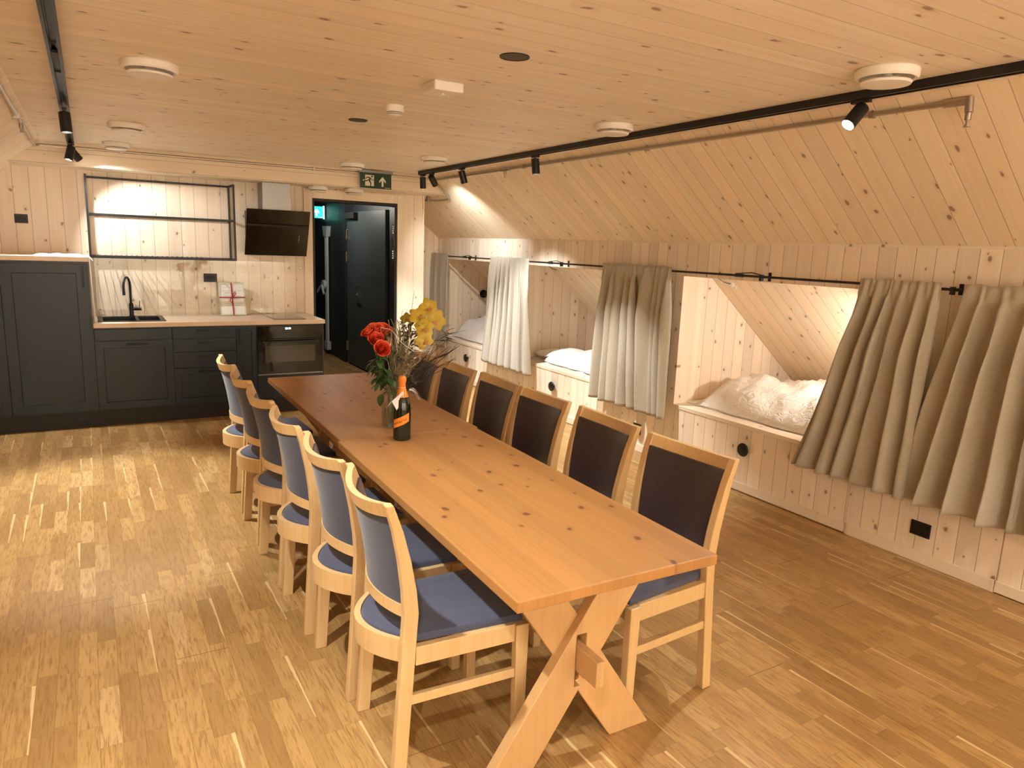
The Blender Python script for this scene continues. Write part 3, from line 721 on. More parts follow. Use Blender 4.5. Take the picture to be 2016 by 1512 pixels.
bm = new(); lathe(bm, [(0, 0), (.02, 0), (.02, .012), (0, .012)], 20, (XH-.0455, 9.42, 1.12), Matrix.Rotation(-PI/2, 4, 'Y')); struct('lock_cylinder', bm, M['chrome'], d2, smooth=True)
bm = new(); box(bm, XH-.11, XH-.0455, 9.38, 9.83, 2.01, 2.09, .004); struct('door_closer', bm, M['cabdark'], d2)
bm = new(); box(bm, XH-.035, XH-.001, 10.25, 11.55, .0, 2.0, .003); struct('door_3', bm, M['hall'])
d3 = bpy.data.objects['door_3']
bm = new(); box(bm, XH-.06, XH-.0005, 9.92, 10.20, 0, 2.3); struct('trim_11', bm, M['hall'])
M['rodgrey'] = simple('grey_rod_paint', (.42, .47, .50), .35)
bm = new()
for dy in (-.03, .035): box(bm, XH-.09, XH-.055, 10.74+dy, 10.775+dy, .12, 1.80, .006)
box(bm, XH-.10, XH-.036, 10.68, 10.84, .07, .20, .01); prism(bm, [(10.70, 1.77), (10.83, 1.77), (10.88, 1.92), (10.65, 1.92)], XH-.10, XH-.036, 'YZ')
struct('espagnolette_rod', bm, M['rodgrey'], d3)
bm = new(); lathe(bm, [(0, 0), (.075, 0), (.075, .05), (0, .05)], 20, (XH-.0905, 10.77, 1.05), Matrix.Rotation(-PI/2, 4, 'Y')); tube(bm, [(XH-.14, 10.77, 1.05), (XH-.16, 10.70, 1.02), (XH-.17, 10.58, .93)], .016, 8)
tube(bm, [(XH-.12, 10.80, 1.05), (XH-.14, 10.88, 1.02), (XH-.15, 11.0, .93)], .016, 8)
struct('rod_handle', bm, M['rodgrey'], d3, smooth=True)
bm = new(); box(bm, XH-.02, XH-.0005, 10.22, 11.6, 2.003, 2.03); struct('trim_12', bm, M['halldoor'])
# signs
def man(bm, F, white):
    pass
def sign(name, label, cat, org, w_, h_, green, white, lit=False, frame=None):
    """org = lower-left corner, sign in the XZ plane facing -Y"""
    x, y, z = org; t = thing(name, label, cat, org)
    bm = new(); box(bm, x, x+w_, y, y+.012, z, z+h_, .001); pa = part('panel', bm, green, t)
    S = h_/100.0
    def poly(bm, pts, d): prism(bm, [(x+a*S, z+b*S) for a, b in pts], y-d, y-.0002 if d < .0013 else y-.0012, 'XZ')
    bm = new(); W0 = w_/S
    poly(bm, [(W0*.15, 14), (W0*.43, 14), (W0*.43, 86), (W0*.15, 86)], .0011)
    poly(bm, [(W0*.08, 44), (W0*.15, 44), (W0*.15, 53), (W0*.08, 53)], .0011)
    part('doorway_symbol', bm, white, pa)
    bm = new(); cx = W0*.29
    circ = [(W0*.37+6.5*math.cos(2*PI*k/14), 77+6.5*math.sin(2*PI*k/14)) for k in range(14)]
    poly(bm, circ, .0022)
    for P in ([(cx-2, 72), (cx+9, 68), (cx+6, 46), (cx-7, 48)], [(cx-2, 72), (cx-20, 74), (cx-30, 60), (cx-26, 57), (cx-17, 67), (cx, 64)], [(cx+8, 68), (cx+14, 52), (cx+29, 51), (cx+29, 55), (cx+17, 57), (cx+12, 68)],
              [(cx-7, 50), (cx-20, 42), (cx-42, 44), (cx-42, 50), (cx-22, 50), (cx-5, 58)], [(cx-7, 48), (cx+5, 30), (cx+3, 12), (cx-8, 8), (cx-6, 5), (cx+9, 8), (cx+12, 32), (cx+4, 50)]):
        poly(bm, P, .0022)
    part('running_figure', bm, green, pa)
    bm = new(); ax = W0*.71
    poly(bm, [(ax, 80), (ax+24, 52), (ax+24, 38), (ax+7, 54), (ax+7, 14), (ax-7, 14), (ax-7, 54), (ax-24, 38), (ax-24, 52)], .0011)
    poly(bm, [(W0*.79, 6), (W0*.96, 6), (W0*.96, 9), (W0*.79, 9)], .0011)
    part('arrow', bm, white, pa)
    if frame:
        bm = new(); box(bm, x-.015, x+w_+.012, y-.010, y+.03, z+h_+.0005, z+h_+.028, .002); part('housing', bm, frame, t)
    return t
t = sign('exit_sign', 'dark green exit sign with running figure and arrow hanging by the far beam', 'exit sign', (2.462, 7.33, 2.258), .335, .152, M['signgreen'], M['signwhite'], frame=M['steel'])
t = sign('exit_sign', 'glowing turquoise exit sign inside the dark hallway', 'exit sign', (XH-.39, 11.0, 2.04), .34, .17, M['teal'], M['tealw'])
bm = new(); box(bm, XH-.045, XH-.03, 10.995, 11.02, 2.03, 2.22); part('bracket', bm, M['tealw'], t)
# hallway lamp
t = thing('hall_lamp', 'small ceiling lamp in the dark hallway', 'lamp', (2.55, 9.4, 2.35))
bm = new(); lathe(bm, [(0, .05), (.08, .05), (.08, .0), (0, 0)], 20, (2.55, 9.4, 2.349)); part('diffuser', bm, simple('hall_lamp_glow', (1, 1, 1), .5, emit=(1, .95, .85), estr=6), t)
ld = bpy.data.lights.new('hall_light', 'POINT'); ld.energy = 20; ld.color = (1, .93, .8); ld.shadow_soft_size = .06
lo = bpy.data.objects.new('bulb', ld); COL.objects.link(lo); lo.location = (0, 0, -.09); lo.parent = t

# ------------------------------------------------------------------ ceiling fittings
def valve(x, y, z, label, r=.118):
    t = thing('air_valve', label, 'air vent', (x, y, z), 0, 'round white air valves')
    bm = new(); lathe(bm, [(r*.96, 0), (r, -.006), (r*.99, -.030), (r*.93, -.037), (r*.84, -.034), (r*.80, -.012), (0, -.012)], 40, (x, y, z-.0002)); part('ring', bm, M['white'], t, smooth=True)
    bm = new(); lathe(bm, [(.02, -.013), (.02, -.036), (r*.74, -.042), (r*.80, -.048), (r*.76, -.056), (0, -.060)], 40, (x, y, z)); part('disc', bm, M['white'], t, smooth=True)
valve(.287, 3.72, H, 'largest-looking white air valve at the upper left of the ceiling')
valve(.285, 5.82, H, 'white air valve second in the left row, beside the left track')
valve(.26, 7.08, H, 'white air valve at the far end of the left row by the beam', .10)
valve(2.76, 1.84, H, 'white air valve nearest the right edge, overlapping the black track')
valve(2.75, 3.55, H, 'white air valve in the middle of the right row beside the track')
valve(2.62, 5.85, H, 'white air valve above the end of the right track')
valve(2.25, 6.95, H, 'faint white air valve on the ceiling just before the exit sign')
valve(2.10, 7.60, ZB, 'left one of two flat white valves under the soffit above the door', .10)
valve(2.48, 7.60, ZB, 'right one of two flat white valves under the soffit above the door', .10)
for x, y, r, lab in ((1.504, 2.602, .060, 'larger looking round grey ceiling speaker in the foreground'), (1.495, 4.494, .058, 'small dark round ceiling speaker beyond the smoke detector')):
    t = thing('ceiling_speaker', lab, 'speaker', (x, y, H))
    bm = new(); lathe(bm, [(r, 0), (r, -.004), (r-.005, -.0045), (r-.006, -.002)], 36, (x, y, H-.0002)); part('rim', bm, M['cabdark'], t, smooth=True)
    bm = new(); lathe(bm, [(0, -.0025), (r-.006, -.0025), (r-.006, -.001), (0, -.001)], 36, (x, y, H-.0002)); part('grille', bm, M['grille'], t)
t = thing('emergency_light', 'square white emergency light box on the ceiling', 'lamp', (1.49, 3.23, H))
bm = new(); box(bm, 1.41, 1.56, 3.155, 3.305, H-.045, H-.0003, .008); part('housing', bm, M['white'], t)
bm = new(); lathe(bm, [(.016, .0), (.014, -.004), (.009, -.006), (0, -.006)], 20, (1.485, 3.23, H-.0452)); part('lens', bm, M['chrome'], t, smooth=True)
t = thing('smoke_detector', 'round white smoke detector with dark slots on the ceiling', 'smoke detector', (1.505, 3.90, H))
bm = new(); lathe(bm, [(.052, 0), (.052, -.028), (.047, -.034), (.043, -.036), (.043, -.042), (.039, -.042), (.039, -.048), (.034, -.050), (.02, -.056), (0, -.057)], 36, (1.505, 3.90, H-.0003)); part('body', bm, M['white'], t, smooth=True)
for z in (.038, .045):
    bm = new(); lathe(bm, [(.0435-(.004 if z > .04 else 0), -z+.0015), (.0445-(.004 if z > .04 else 0), -z), (.0435-(.004 if z > .04 else 0), -z-.0015)], 36, (1.505, 3.90, H)); part('slot', bm, M['cabdark'], t)

# ------------------------------------------------------------------ tracks and spots
def track(x, y0, y1, label):
    t = thing('light_track', label, 'light track', (x, (y0+y1)/2, H))
    bm = new()
    for a, b in ((-.025, -.013), (.013, .025)): box(bm, x+a, x+b, y0, y1, H-.036, H-.0003)
    box(bm, x-.013, x+.013, y0, y1, H-.012, H-.0003)
    box(bm, x-.0125, x-.008, y0, y1, H-.022, H-.0125); box(bm, x+.008, x+.0125, y0, y1, H-.022, H-.0125)
    part('rail', bm, M['black'], t)
    for y in (y0, y1):
        bm = new(); box(bm, x-.026, x+.026, y-.006, y+.006, H-.037, H-.0003); part('end_cap', bm, M['black'], t)
    return t
XTL, XTR = -.066, 3.02
track(XTL, Y0+.2, 7.26, 'black spotlight track along the left side of the ceiling')
track(XTR, Y0+.2, 7.08, 'black spotlight track along the right side of the ceiling')
t = thing('track_connector', 'black power connector set into the left track', 'connector', (XTL, 3.75, H-.036))
bm = new(); box(bm, XTL-.012, XTL+.012, 3.62, 3.88, H-.034, H-.023); part('body', bm, M['cabdark'], t)
for y in (3.45, 4.05):
    bm = new(); box(bm, XTL-.012, XTL+.012, y-.006, y+.006, H-.034, H-.023); part('clip', bm, M['cabdark'], t)
def spot(x, y, tgt, W_, label, color=(1, .86, .66), cone=75, blend=.55, r=.031, L=.125, src=.022):
    t = thing('track_spotlight', label, 'spotlight', (x, y, H-.036), 0, 'black cylinder spotlights on the tracks')
    bm = new(); box(bm, x-.0125, x+.0125, y-.045, y+.045, H-.052, H-.0365, .002); part('adapter', bm, M['black'], t)
    bm = new(); tube(bm, [(x, y, H-.0525), (x, y, H-.072)], .007, 8); part('stem', bm, M['black'], t, smooth=True)
    p = Vector((x, y, H-.080)); d = (Vector(tgt)-p).normalized()
    m = d.to_track_quat('-Z', 'Y').to_matrix().to_4x4()
    bm = new(); lathe(bm, [(0, .020), (r-.003, .020), (r, .017), (r, -L+.03), (r-.0025, -L+.03), (r-.004, -L+.045)], 28, p, m); part('cylinder', bm, M['black'], t, smooth=True)
    bm = new(); lathe(bm, [(0, -L+.043), (r-.0045, -L+.043), (r-.0045, -L+.046), (0, -L+.046)], 24, p, m); part('lens', bm, M['lensOn'], t)
    l = bpy.data.lights.new('spot_lamp', 'SPOT'); l.energy = W_; l.color = color; l.spot_size = math.radians(cone); l.spot_blend = blend; l.shadow_soft_size = src
    o = bpy.data.objects.new('lamp', l); COL.objects.link(o); o.parent = t
    o.location = (p+d*(L-.028))-Vector((x, y, H-.036)); o.rotation_euler = d.to_track_quat('-Z', 'Y').to_euler()
    return t
WARM, NEU = (1, .985, .925), (.97, 1, 1)
spot(XTL, 5.13, (.05, 4.9, 0), 210, 'black spotlight pointing straight down from the left track', WARM, 70)
spot(XTL, 7.10, (-.60, 6.7, .2), 90, 'left one of the crossed pair of spotlights at the end of the left track', NEU, 70)
spot(XTL, 7.20, (.95, 7.8, 1.10), 42, 'right one of the crossed pair of spotlights at the end of the left track', NEU, 94, .6, src=.006)
spot(XTL, 2.10, (.45, 2.15, 0), 122, 'spotlight on the left track above the nearest chairs', WARM, 88)
spot(XTL, .25, (.2, .9, 0), 70, 'spotlight on the left track nearly overhead', WARM, 80)
spot(XTL, -1.4, (.2, -2.6, 1.35), 310, 'added unseen fill spotlight on the left track behind the viewer', (.94, 1, 1), 100)  # added out of view; bounces fill off the near wall
spot(XTR, 2.12, (1.45, 2.35, .6), 55, 'large tilted spotlight with bright lens on the right track', WARM, 75)
spot(XTR, 4.85, (3.25, 4.7, 0), 165, 'spotlight pointing down from the middle of the right track', WARM, 75)
spot(XTR, 6.12, (3.75, 6.1, .3), 165, 'tilted spotlight third from the far end of the right track', NEU, 84, .7)
spot(XTR, 6.80, (3.9, 7.35, 1.4), 55, 'tilted spotlight second from the far end of the right track', NEU, 100, .95)
spot(XTR, 7.02, (3.15, 7.05, 0), 120, 'spotlight hanging almost straight down at the far end of the right track', NEU, 82, .7)
spot(XTR, -.70, (2.9, -2.6, 1.2), 310, 'added unseen fill spotlight on the right track aimed at the wall behind the viewer', (.94, 1, 1), 100)  # unseen fill lamp added to brighten the room by bounce
spot(XTL, -.70, (.2, -2.6, 1.2), 310, 'added unseen fill spotlight on the left track aimed at the wall behind the viewer', (.94, 1, 1), 100)  # second unseen lamp added for soft fill from behind
spot(XTR, .45, (3.2, .9, 0), 38, 'spotlight on the right track to the right of the picture', WARM, 75)
spot(XTR, -1.4, (2.9, -2.6, 1.35), 310, 'added unseen fill spotlight on the right track behind the viewer', (.94, 1, 1), 100)  # added fill lamp, unseen, lighting the wall behind the camera
for x_, lab_ in ((4.62, 'lit reading lamp behind the curtain at the right end of the large open niche'),):
    t = thing('reading_lamp', lab_, 'lamp', (x_, 2.57, 1.15))
    bm = new(); lathe(bm, [(0, 0), (.055, 0), (.055, .02), (.02, .025), (0, .025)], 24, (x_, 2.5515, 1.15), Matrix.Rotation(-PI/2, 4, 'X')); part('base', bm, M['black'], t, smooth=True)
    p = Vector((x_, 2.61, 1.15)); d = Vector((.10, .9, -.12)).normalized(); m = d.to_track_quat('-Z', 'Y').to_matrix().to_4x4()
    bm = new(); lathe(bm, [(0, .03), (.03, .03), (.035, .0), (.035, -.05), (.031, -.05), (.029, -.02), (0, -.02)], 24, p+d*.02, m); part('head', bm, M['black'], t, smooth=True)
    bm = new(); lathe(bm, [(0, -.030), (.028, -.030), (.028, -.028), (0, -.028)], 20, p+d*.02, m); part('lens', bm, M['lensOn'], t)
    l = bpy.data.lights.new('reading_bulb', 'SPOT'); l.energy = 26; l.color = (1, .93, .84); l.spot_size = math.radians(165); l.spot_blend = .6; l.shadow_soft_size = .025
    o = bpy.data.objects.new('bulb', l); COL.objects.link(o); o.parent = t; o.location = p+d*.075-t.location; o.rotation_euler = d.to_track_quat('-Z', 'Y').to_euler()

# ------------------------------------------------------------------ sprinkler pipes
def head(parent, x, y, z):
    bm = new(); tube(bm, [(x, y, z), (x, y, z-.03)], .013, 10); tube(bm, [(x, y, z-.03), (x, y, z-.055)], .007, 8); lathe(bm, [(0, -.058), (.014, -.058), (.014, -.055), (0, -.055)], 12, (x, y, z)); part('sprinkler_head', bm, M['pipe'], parent, smooth=True)
XP, ZP = 3.285, H-.052
t = thing('sprinkler_pipe', 'thin steel sprinkler pipe along the right slope under the track', 'pipe', (XP, 4.5, ZP))
bm = new(); tube(bm, [(XP, 1.80, ZP), (XP, 7.34, ZP)], .0115, 10); tube(bm, [(XP, 7.34, ZP), (3.44, 7.36, ZB-.012+.02)], .011, 10); tube(bm, [(3.44, 7.36, ZB+.008), (3.50, 7.40, ZB-.045), (3.50, 7.62, ZB-.05)], .011, 10)
part('pipe_run', bm, M['pipe'], t, smooth=True)
bm = new(); tube(bm, [(XP, 1.90, ZP), (XP, 1.80, ZP)], .018, 10); tube(bm, [(XP, 1.795, ZP+.014), (XP, 1.79, ZP-.05)], .017, 10); part('elbow', bm, M['pipe'], t, smooth=True)
head(t, XP, 1.79, ZP-.051); 
bm = new(); tube(bm, [(XP, 5.70, ZP), (XP, 5.86, ZP)], .016, 10); part('tee', bm, M['pipe'], t, smooth=True); head(t, XP, 5.78, ZP-.012)
for y in (2.24, 3.86, 5.45, 6.6):
    bm = new(); box(bm, XP-.015, XP+.015, y-.010, y+.010, ZP-.016, ZP+.014); box(bm, XP-.006, XP+.006, y-.006, y+.006, ZP+.0145, H-.032); part('clamp', bm, M['pipe'], t)
t = thing('sprinkler_pipe', 'short steel sprinkler pipe under the alcove soffit right of the door wall', 'pipe', (3.43, 7.62, ZB-.05))
bm = new(); tube(bm, [(3.50, 7.631, ZB-.05), (3.50, 7.66, ZB-.05), (3.47, 7.69, ZB-.05), (3.375, 7.86, ZB-.05)], .011, 10); part('pipe_run', bm, M['pipe'], t, smooth=True)
bm = new(); box(bm, 3.40, 3.42, 7.76, 7.79, ZB-.062, ZB-.0005); part('clamp', bm, M['pipe'], t)
XQ = JL-.03
t = thing('sprinkler_pipe', 'thin steel sprinkler pipe along the left slope and across the far beam', 'pipe', (XQ, 5, ZP))
bm = new(); tube(bm, [(XQ, Y0+.1, ZP), (XQ, 7.36, ZP), (XQ+.03, 7.385, ZP+.012)], .0115, 10); tube(bm, [(XQ+.03, 7.385, ZP+.012), (3.20, 7.385, ZP+.012), (XP-.014, 7.36, ZP+.004)], .0115, 10); part('pipe_run', bm, M['pipe'], t, smooth=True)
for y in (3.9, 5.55):
    bm = new(); box(bm, XQ-.015, XQ+.015, y-.010, y+.010, ZP-.014, ZP+.014); box(bm, XQ-.03, XQ+.03, y-.004, y+.004, ZP-.018, ZP-.0142); part('clamp', bm, M['pipe'], t)
head(t, XQ, 5.85, ZP-.012)
for x in (.31, 2.0):
    bm = new(); box(bm, x-.008, x+.008, 7.37, 7.4, ZP-.005, ZP+.03); part('clamp', bm, M['pipe'], t)

# ------------------------------------------------------------------ chairs
def lerp(a, b, f): return a+(b-a)*f
PROF = [(0, 0.0, .045), (.030, .44, .045), (.036, .58, .047), (.030, .66, .044), (.016, .76, .038), (-.004, .86, .031), (-.030, .948, .025)]   # back x, z, depth
def bx(z):
    for (x0, z0, d0), (x1, z1, d1) in zip(PROF, PROF[1:]):
        if z <= z1+1e-9:
            f = (z-z0)/(z1-z0); return lerp(x0, x1, f), lerp(d0, d1, f)
    return PROF[-1][0], PROF[-1][2]
def yw(z): return .203-.006*min(1, z/.5) if z < .5 else .197+.018*min(1, (z-.5)/.445)
def post_bm(s):
    bm = new(); rings = []
    zsn = [0, .2, .44, .52, .58, .62, .66, .71, .76, .81, .86, .91, .948]
    for z in zsn:
        x, d = bx(z); y = s*yw(z); h = .0165
        rings.append([bm.verts.new(p) for p in ((x, y-h, z), (x+d, y-h, z), (x+d, y+h, z), (x, y+h, z))])
    for a, b in zip(rings, rings[1:]):
        for k in range(4): bm.faces.new((a[k], a[(k+1) % 4], b[(k+1) % 4], b[k]))
    bm.faces.new(rings[0]); bm.faces.new(rings[-1])
    return bm
def arc_rail(bm, z0, z1, bow, xoff, th, inset=.0168, n=14, ex=2, dip=0):
    prev = None
    for k in range(n+1):
        s = -1+2*k/n; ring = []
        for z, dx in ((z0, 0), (z1, 0), (z1, th), (z0, th)):
            x, d = bx(z); y = s*(yw(z)-inset)
            ring.append(bm.verts.new((x+xoff-bow*(1-abs(s)**ex)+dx, y, z-dip*(1-s*s))))
        if prev:
            for i in range(4): bm.faces.new((prev[i], prev[(i+1) % 4], ring[(i+1) % 4], ring[i]))
        else: bm.faces.new(ring)
        prev = ring
    bm.faces.new(prev)
def back_pad(bm, x0, x1, z0, z1, bow, puff):
    """shell between offsets x0 (rear) and x1 (front)"""
    n, m = 14, 12; G = []
    for side, xo in ((0, x0), (1, x1)):
        g = []
        for i in range(n+1):
            s = -1+2*i/n; row = []
            for j in range(m+1):
                z = lerp(z0, z1, j/m); x, d = bx(z); y = s*(yw(z)-.0175)
                e = (1-abs(s)**6)*(1-abs(2*j/m-1)**6)
                row.append(bm.verts.new((x+xo-bow*(1-s*s)+(puff*e if side else 0), y, z-.017*(1-s*s)*j/m)))
            g.append(row)
        G.append(g)
    for g in G:
        for i in range(n):
            for j in range(m): bm.faces.new((g[i][j], g[i+1][j], g[i+1][j+1], g[i][j+1]))
    a, b = G
    for i in range(n):
        for j in (0, m): bm.faces.new((a[i][j], a[i+1][j], b[i+1][j], b[i][j]))
    for j in range(m):
        for i in (0, n): bm.faces.new((a[i][j], a[i][j+1], b[i][j+1], b[i][j]))
def seat_outline(ins, z):
    pts = [(.462-ins, -.196+ins), (.462-ins, .196-ins)]
    n = 12
    for k in range(n+1):
        s = 1-2*k/n; pts.append((.062+ins-.095*(1-s*s), s*(.180-ins)))
    return [(x, y, z) for x, y in pts]
def make_chair(label, group):
    t = thing('dining_chair', label, 'chair', (0, 0, 0), 0, group)
    for s in (-1, 1): part('rear_post', post_bm(s), M['beech'], t, local=True, bev=.003)
    for s in (-1, 1):
        bm = new(); y = s*.203; h = .017
        a = [(.436, y-h), (.472, y-h), (.472, y+h), (.436, y+h)]; b = [(.428, y-h), (.476, y-h), (.476, y+h), (.428, y+h)]
        A = [bm.verts.new((p[0], p[1], 0)) for p in a]; B = [bm.verts.new((p[0], p[1], .462)) for p in b]
        for i in range(4): bm.faces.new((A[i], A[(i+1) % 4], B[(i+1) % 4], B[i]))
        bm.faces.new(A); bm.faces.new(B); part('front_leg', bm, M['beech'], t, local=True, bev=.003)
    bm = new()
    bm.free()
    for s in (-1, 1):
        bm = new(); box(bm, .0765, .4275, s*.199-.012, s*.199+.012, .400, .464, .002); part('side_rail', bm, M['beech'], t, local=True)
    bm = new(); box(bm, .440, .464, -.1855, .1855, .400, .464, .002); part('front_rail', bm, M['beech'], t, local=True)
    bm = new(); prev = None; n = 14
    for k in range(n+1):
        s = -1+2*k/n; ring = [bm.verts.new((.038-.095*(1-s*s)+dx, s*.180, z)) for z, dx in ((.405, 0), (.482, 0), (.482, .022), (.405, .022))]
        if prev:
            for i in range(4): bm.faces.new((prev[i], prev[(i+1) % 4], ring[(i+1) % 4], ring[i]))
        else: bm.faces.new(ring)
        prev = ring
    bm.faces.new(prev); part('curved_rear_rail', bm, M['beech'], t, local=True, smooth=True)
    for s in (-1, 1):
        bm = new(); box(bm, .0585, .4325, s*.200-.009, s*.200+.009, .265, .298, .002); part('stretcher', bm, M['beech'], t, local=True)
    bm = new(); arc_rail(bm, .902, .946, .046, .001, .022, dip=.017); part('top_rail', bm, M['beech'], t, local=True, smooth=True)
    bm = new(); arc_rail(bm, .562, .603, .046, .002, .016); part('lower_back_rail', bm, M['beech'], t, local=True, smooth=True)
    bm = new(); back_pad(bm, .006, .018, .6035, .9015, .046, 0); part('rear_back_panel', bm, M['bluegrey'], t, smooth=True, local=True, label='blue grey velour rear of the backrest')
    bm = new(); back_pad(bm, .0184, .031, .572, .9015, .046, .012); part('backrest_pad', bm, M['velourshade'], t, smooth=True, local=True, label='front of the backrest, dark shade put into its colour')
    bm = new(); R = []
    for ins, z in ((.001, .4645), (.0, .476), (.004, .487), (.018, .494), (.06, .497)):
        R.append([bm.verts.new(p) for p in seat_outline(ins, z)])
    for a, b in zip(R, R[1:]):
        n = len(a)
        for i in range(n): bm.faces.new((a[i], a[(i+1) % n], b[(i+1) % n], b[i]))
    bm.faces.new(R[0]); bm.faces.new(R[-1]); part('seat', bm, M['blue'], t, local=True, smooth=True)
    return t
GL, GR = 'chairs along the left side of the long table', 'chairs along the right side of the long table'
LW = ['nearest', 'second nearest', 'third nearest', 'fourth from the front', 'fifth from the front', 'farthest']
LY = [2.095, 2.575, 3.105, 3.63, 4.17, 4.705]; LX = [.742, .733, .715, .715, .722, .728]; LR = [-3, 1, 0, 2, 0, 1]
RY = [2.015, 2.56, 3.10, 3.57, 4.07, 4.55]; RX = [2.035, 2.04, 2.035, 2.03, 2.01, 2.0]; RR = [4, -2, 1, 0, -1, 1]
c0 = make_chair('', GL)
for i in range(6):
    lab = LW[i]+' beech chair on the left side, its curved back towards the viewer'
    if i == 0: c0.location = (LX[0], LY[0], 0); c0.rotation_euler = (0, 0, math.radians(LR[0])); c0['label'] = lab
    else: dup(c0, (LX[i], LY[i], 0), math.radians(LR[i]), lab, GL)
for i in range(6):
    dup(c0, (RX[i], RY[i], 0), PI+math.radians(RR[i]), LW[i]+' beech chair on the right side, its dark backrest facing the table', GR)

# ------------------------------------------------------------------ tables
TZ = .75
def cut(bm_a, cutters):
    """subtract boxes from a bmesh (boolean), returns a new bmesh"""
    me = bpy.data.meshes.new('a'); bmesh.ops.recalc_face_normals(bm_a, faces=bm_a.faces); bm_a.to_mesh(me); o = bpy.data.objects.new('a', me); COL.objects.link(o)
    cs = []
    for c in cutters:
        b = new(); box(b, *c); bmesh.ops.recalc_face_normals(b, faces=b.faces); m2 = bpy.data.meshes.new('b'); b.to_mesh(m2); b.free(); oc = bpy.data.objects.new('b', m2); COL.objects.link(oc); cs.append(oc)
        md = o.modifiers.new('b', 'BOOLEAN'); md.operation = 'DIFFERENCE'; md.object = oc; md.solver = 'EXACT'
    dg = bpy.context.evaluated_depsgraph_get(); ev = o.evaluated_get(dg); out = new(); out.from_mesh(ev.to_mesh()); ev.to_mesh_clear()
    for q_ in [o]+cs: bpy.data.objects.remove(q_)
    bm_a.free(); return out
def make_table(label):
    t = thing('trestle_table', label, 'table', (0, 0, 0), 0, 'two trestle tables pushed end to end')
    Wt, Lt = .748, 1.765
    bm = new(); box(bm, -Wt/2, Wt/2, 0, Lt, TZ-.036, TZ); part('tabletop', bm, M['table'], t, local=True, bev=.004)
    for y in (.235, Lt-.235):
        def leg(s, yy, th):
            b = new(); f = .26; u = .235; w_ = .088
            prism(b, [(-s*(f+w_), 0.0005), (-s*(f-w_), .0005), (s*(u+w_-.01), TZ-.0365), (s*(u-w_-.01), TZ-.0365)], yy-th, yy+th, 'XZ'); return b
        b1 = leg(1, y-.011, .011+.0108); b2 = leg(-1, y+.011, .011)
        for s_, b in ((1, b1), (-1, b2)):
            b = cut(b, [(-.020, .020, y-.1, y+.1, .265, .455)])
            part('trestle_leg', b, M['tleg'], t, local=True, bev=.003)
    bm = new(); box(bm, -.017, .017, .09, Lt-.09, .325, .415, .004); part('stretcher_beam', bm, M['tleg'], t, local=True)
    for y in (.235, Lt-.235):
        bm = new(); box(bm, -.20, .20, y-.062, y-.0385, TZ-.075, TZ-.0365) if False else box(bm, -.30, .30, y+.024, y+.05, TZ-.085, TZ-.0365, .003); part('batten', bm, M['tleg'], t, local=True)
    return t
ta = make_table('nearer pine trestle table with X shaped legs and bare top')
ta.location = (1.327, 1.518, 0); ta.rotation_euler = (0, 0, math.radians(-1.15))
tb = dup(ta, (1.376, 3.288, 0), math.radians(-.85), 'farther pine trestle table carrying the flowers and bottle')

# ------------------------------------------------------------------ bottle
BX, BY = 1.285, 3.205; ZT2 = TZ+.0006
t = thing('wine_bottle', 'dark sparkling wine bottle with orange neck foil and slanted orange label', 'bottle', (BX, BY, ZT2))
bm = new(); lathe(bm, [(0, .006), (.02, .002), (.038, 0), (.0435, .006), (.0435, .15), (.042, .17), (.036, .20), (.027, .225), (.019, .245), (.0155, .262)], 48, (BX, BY, ZT2)); part('glass_body', bm, M['bottle'], t, smooth=True)
bm = new(); lathe(bm, [(.0305, .216), (.0275, .2247), (.0199, .2452), (.0165, .262), (.0158, .285), (.0185, .290), (.0195, .300), (.0185, .312), (.014, .318), (0, .319)], 40, (BX, BY, ZT2))
for v in bm.verts:
    d = Vector((v.co.x-BX, v.co.y-BY, 0)); 
    if d.length > .001: v.co += d.normalized()*.0007*math.sin(11*math.atan2(d.y, d.x)+v.co.z*300)
part('neck_foil', bm, M['orange'], t, smooth=True)
FA = math.atan2(-BY, -BX)      # angle of the side of the bottle facing the room
bm = new()
def LB(u, v):
    a = FA-.98+1.98*u-.12; z = .060+.043*v+.040*u; z = z-.010*(u if v < .5 else 0)*0
    return (BX+.0441*math.cos(a), BY+.0441*math.sin(a), ZT2+z)
sheet(bm, LB, 28, 3); lb = part('orange_label', bm, M['orange'], t, smooth=True)
def text_mesh(s, size):
    cu = bpy.data.curves.new('txt', 'FONT'); cu.body = s; cu.size = size; cu.align_x = 'CENTER'; cu.align_y = 'CENTER'; cu.resolution_u = 3
    o = bpy.data.objects.new('txt', cu); COL.objects.link(o); dg = bpy.context.evaluated_depsgraph_get()
    bm = new(); ev = o.evaluated_get(dg); bm.from_mesh(ev.to_mesh()); ev.to_mesh_clear(); bpy.data.objects.remove(o); bpy.data.curves.remove(cu); return bm
bm = text_mesh('MIONETTO', .0135)
bmesh.ops.subdivide_edges(bm, edges=[e for e in bm.edges if e.calc_length() > .004], cuts=2)
sl = .040/(1.98*.0441)
for v in bm.verts:
    x, y = v.co.x, v.co.y; a = FA-.25+x/.0441
    v.co = Vector((BX+.0447*math.cos(a), BY+.0447*math.sin(a), ZT2+.0965+y+x*sl))
part('label_lettering', bm, M['cabdark'], lb)
bm = new(); ta_ = Vector((math.cos(FA), math.sin(FA), 0)); tr_ = Vector((-math.sin(FA), math.cos(FA), 0))
o_ = Vector((BX, BY, ZT2+.248))
def card(P, n=.0004):
    f = [bm.verts.new(o_+ta_*a+tr_*b+Vector((0, 0, c))) for a, b, c in P]; bm.faces.new(f)
card([(.022, .006, .0), (.030, .010, -.040), (.040, -.026, -.092), (.030, -.050, -.050)][::1])
card([(.021, .004, .001), (.029, -.050, -.050), (.036, -.068, -.074), (.030, -.062, -.062)])
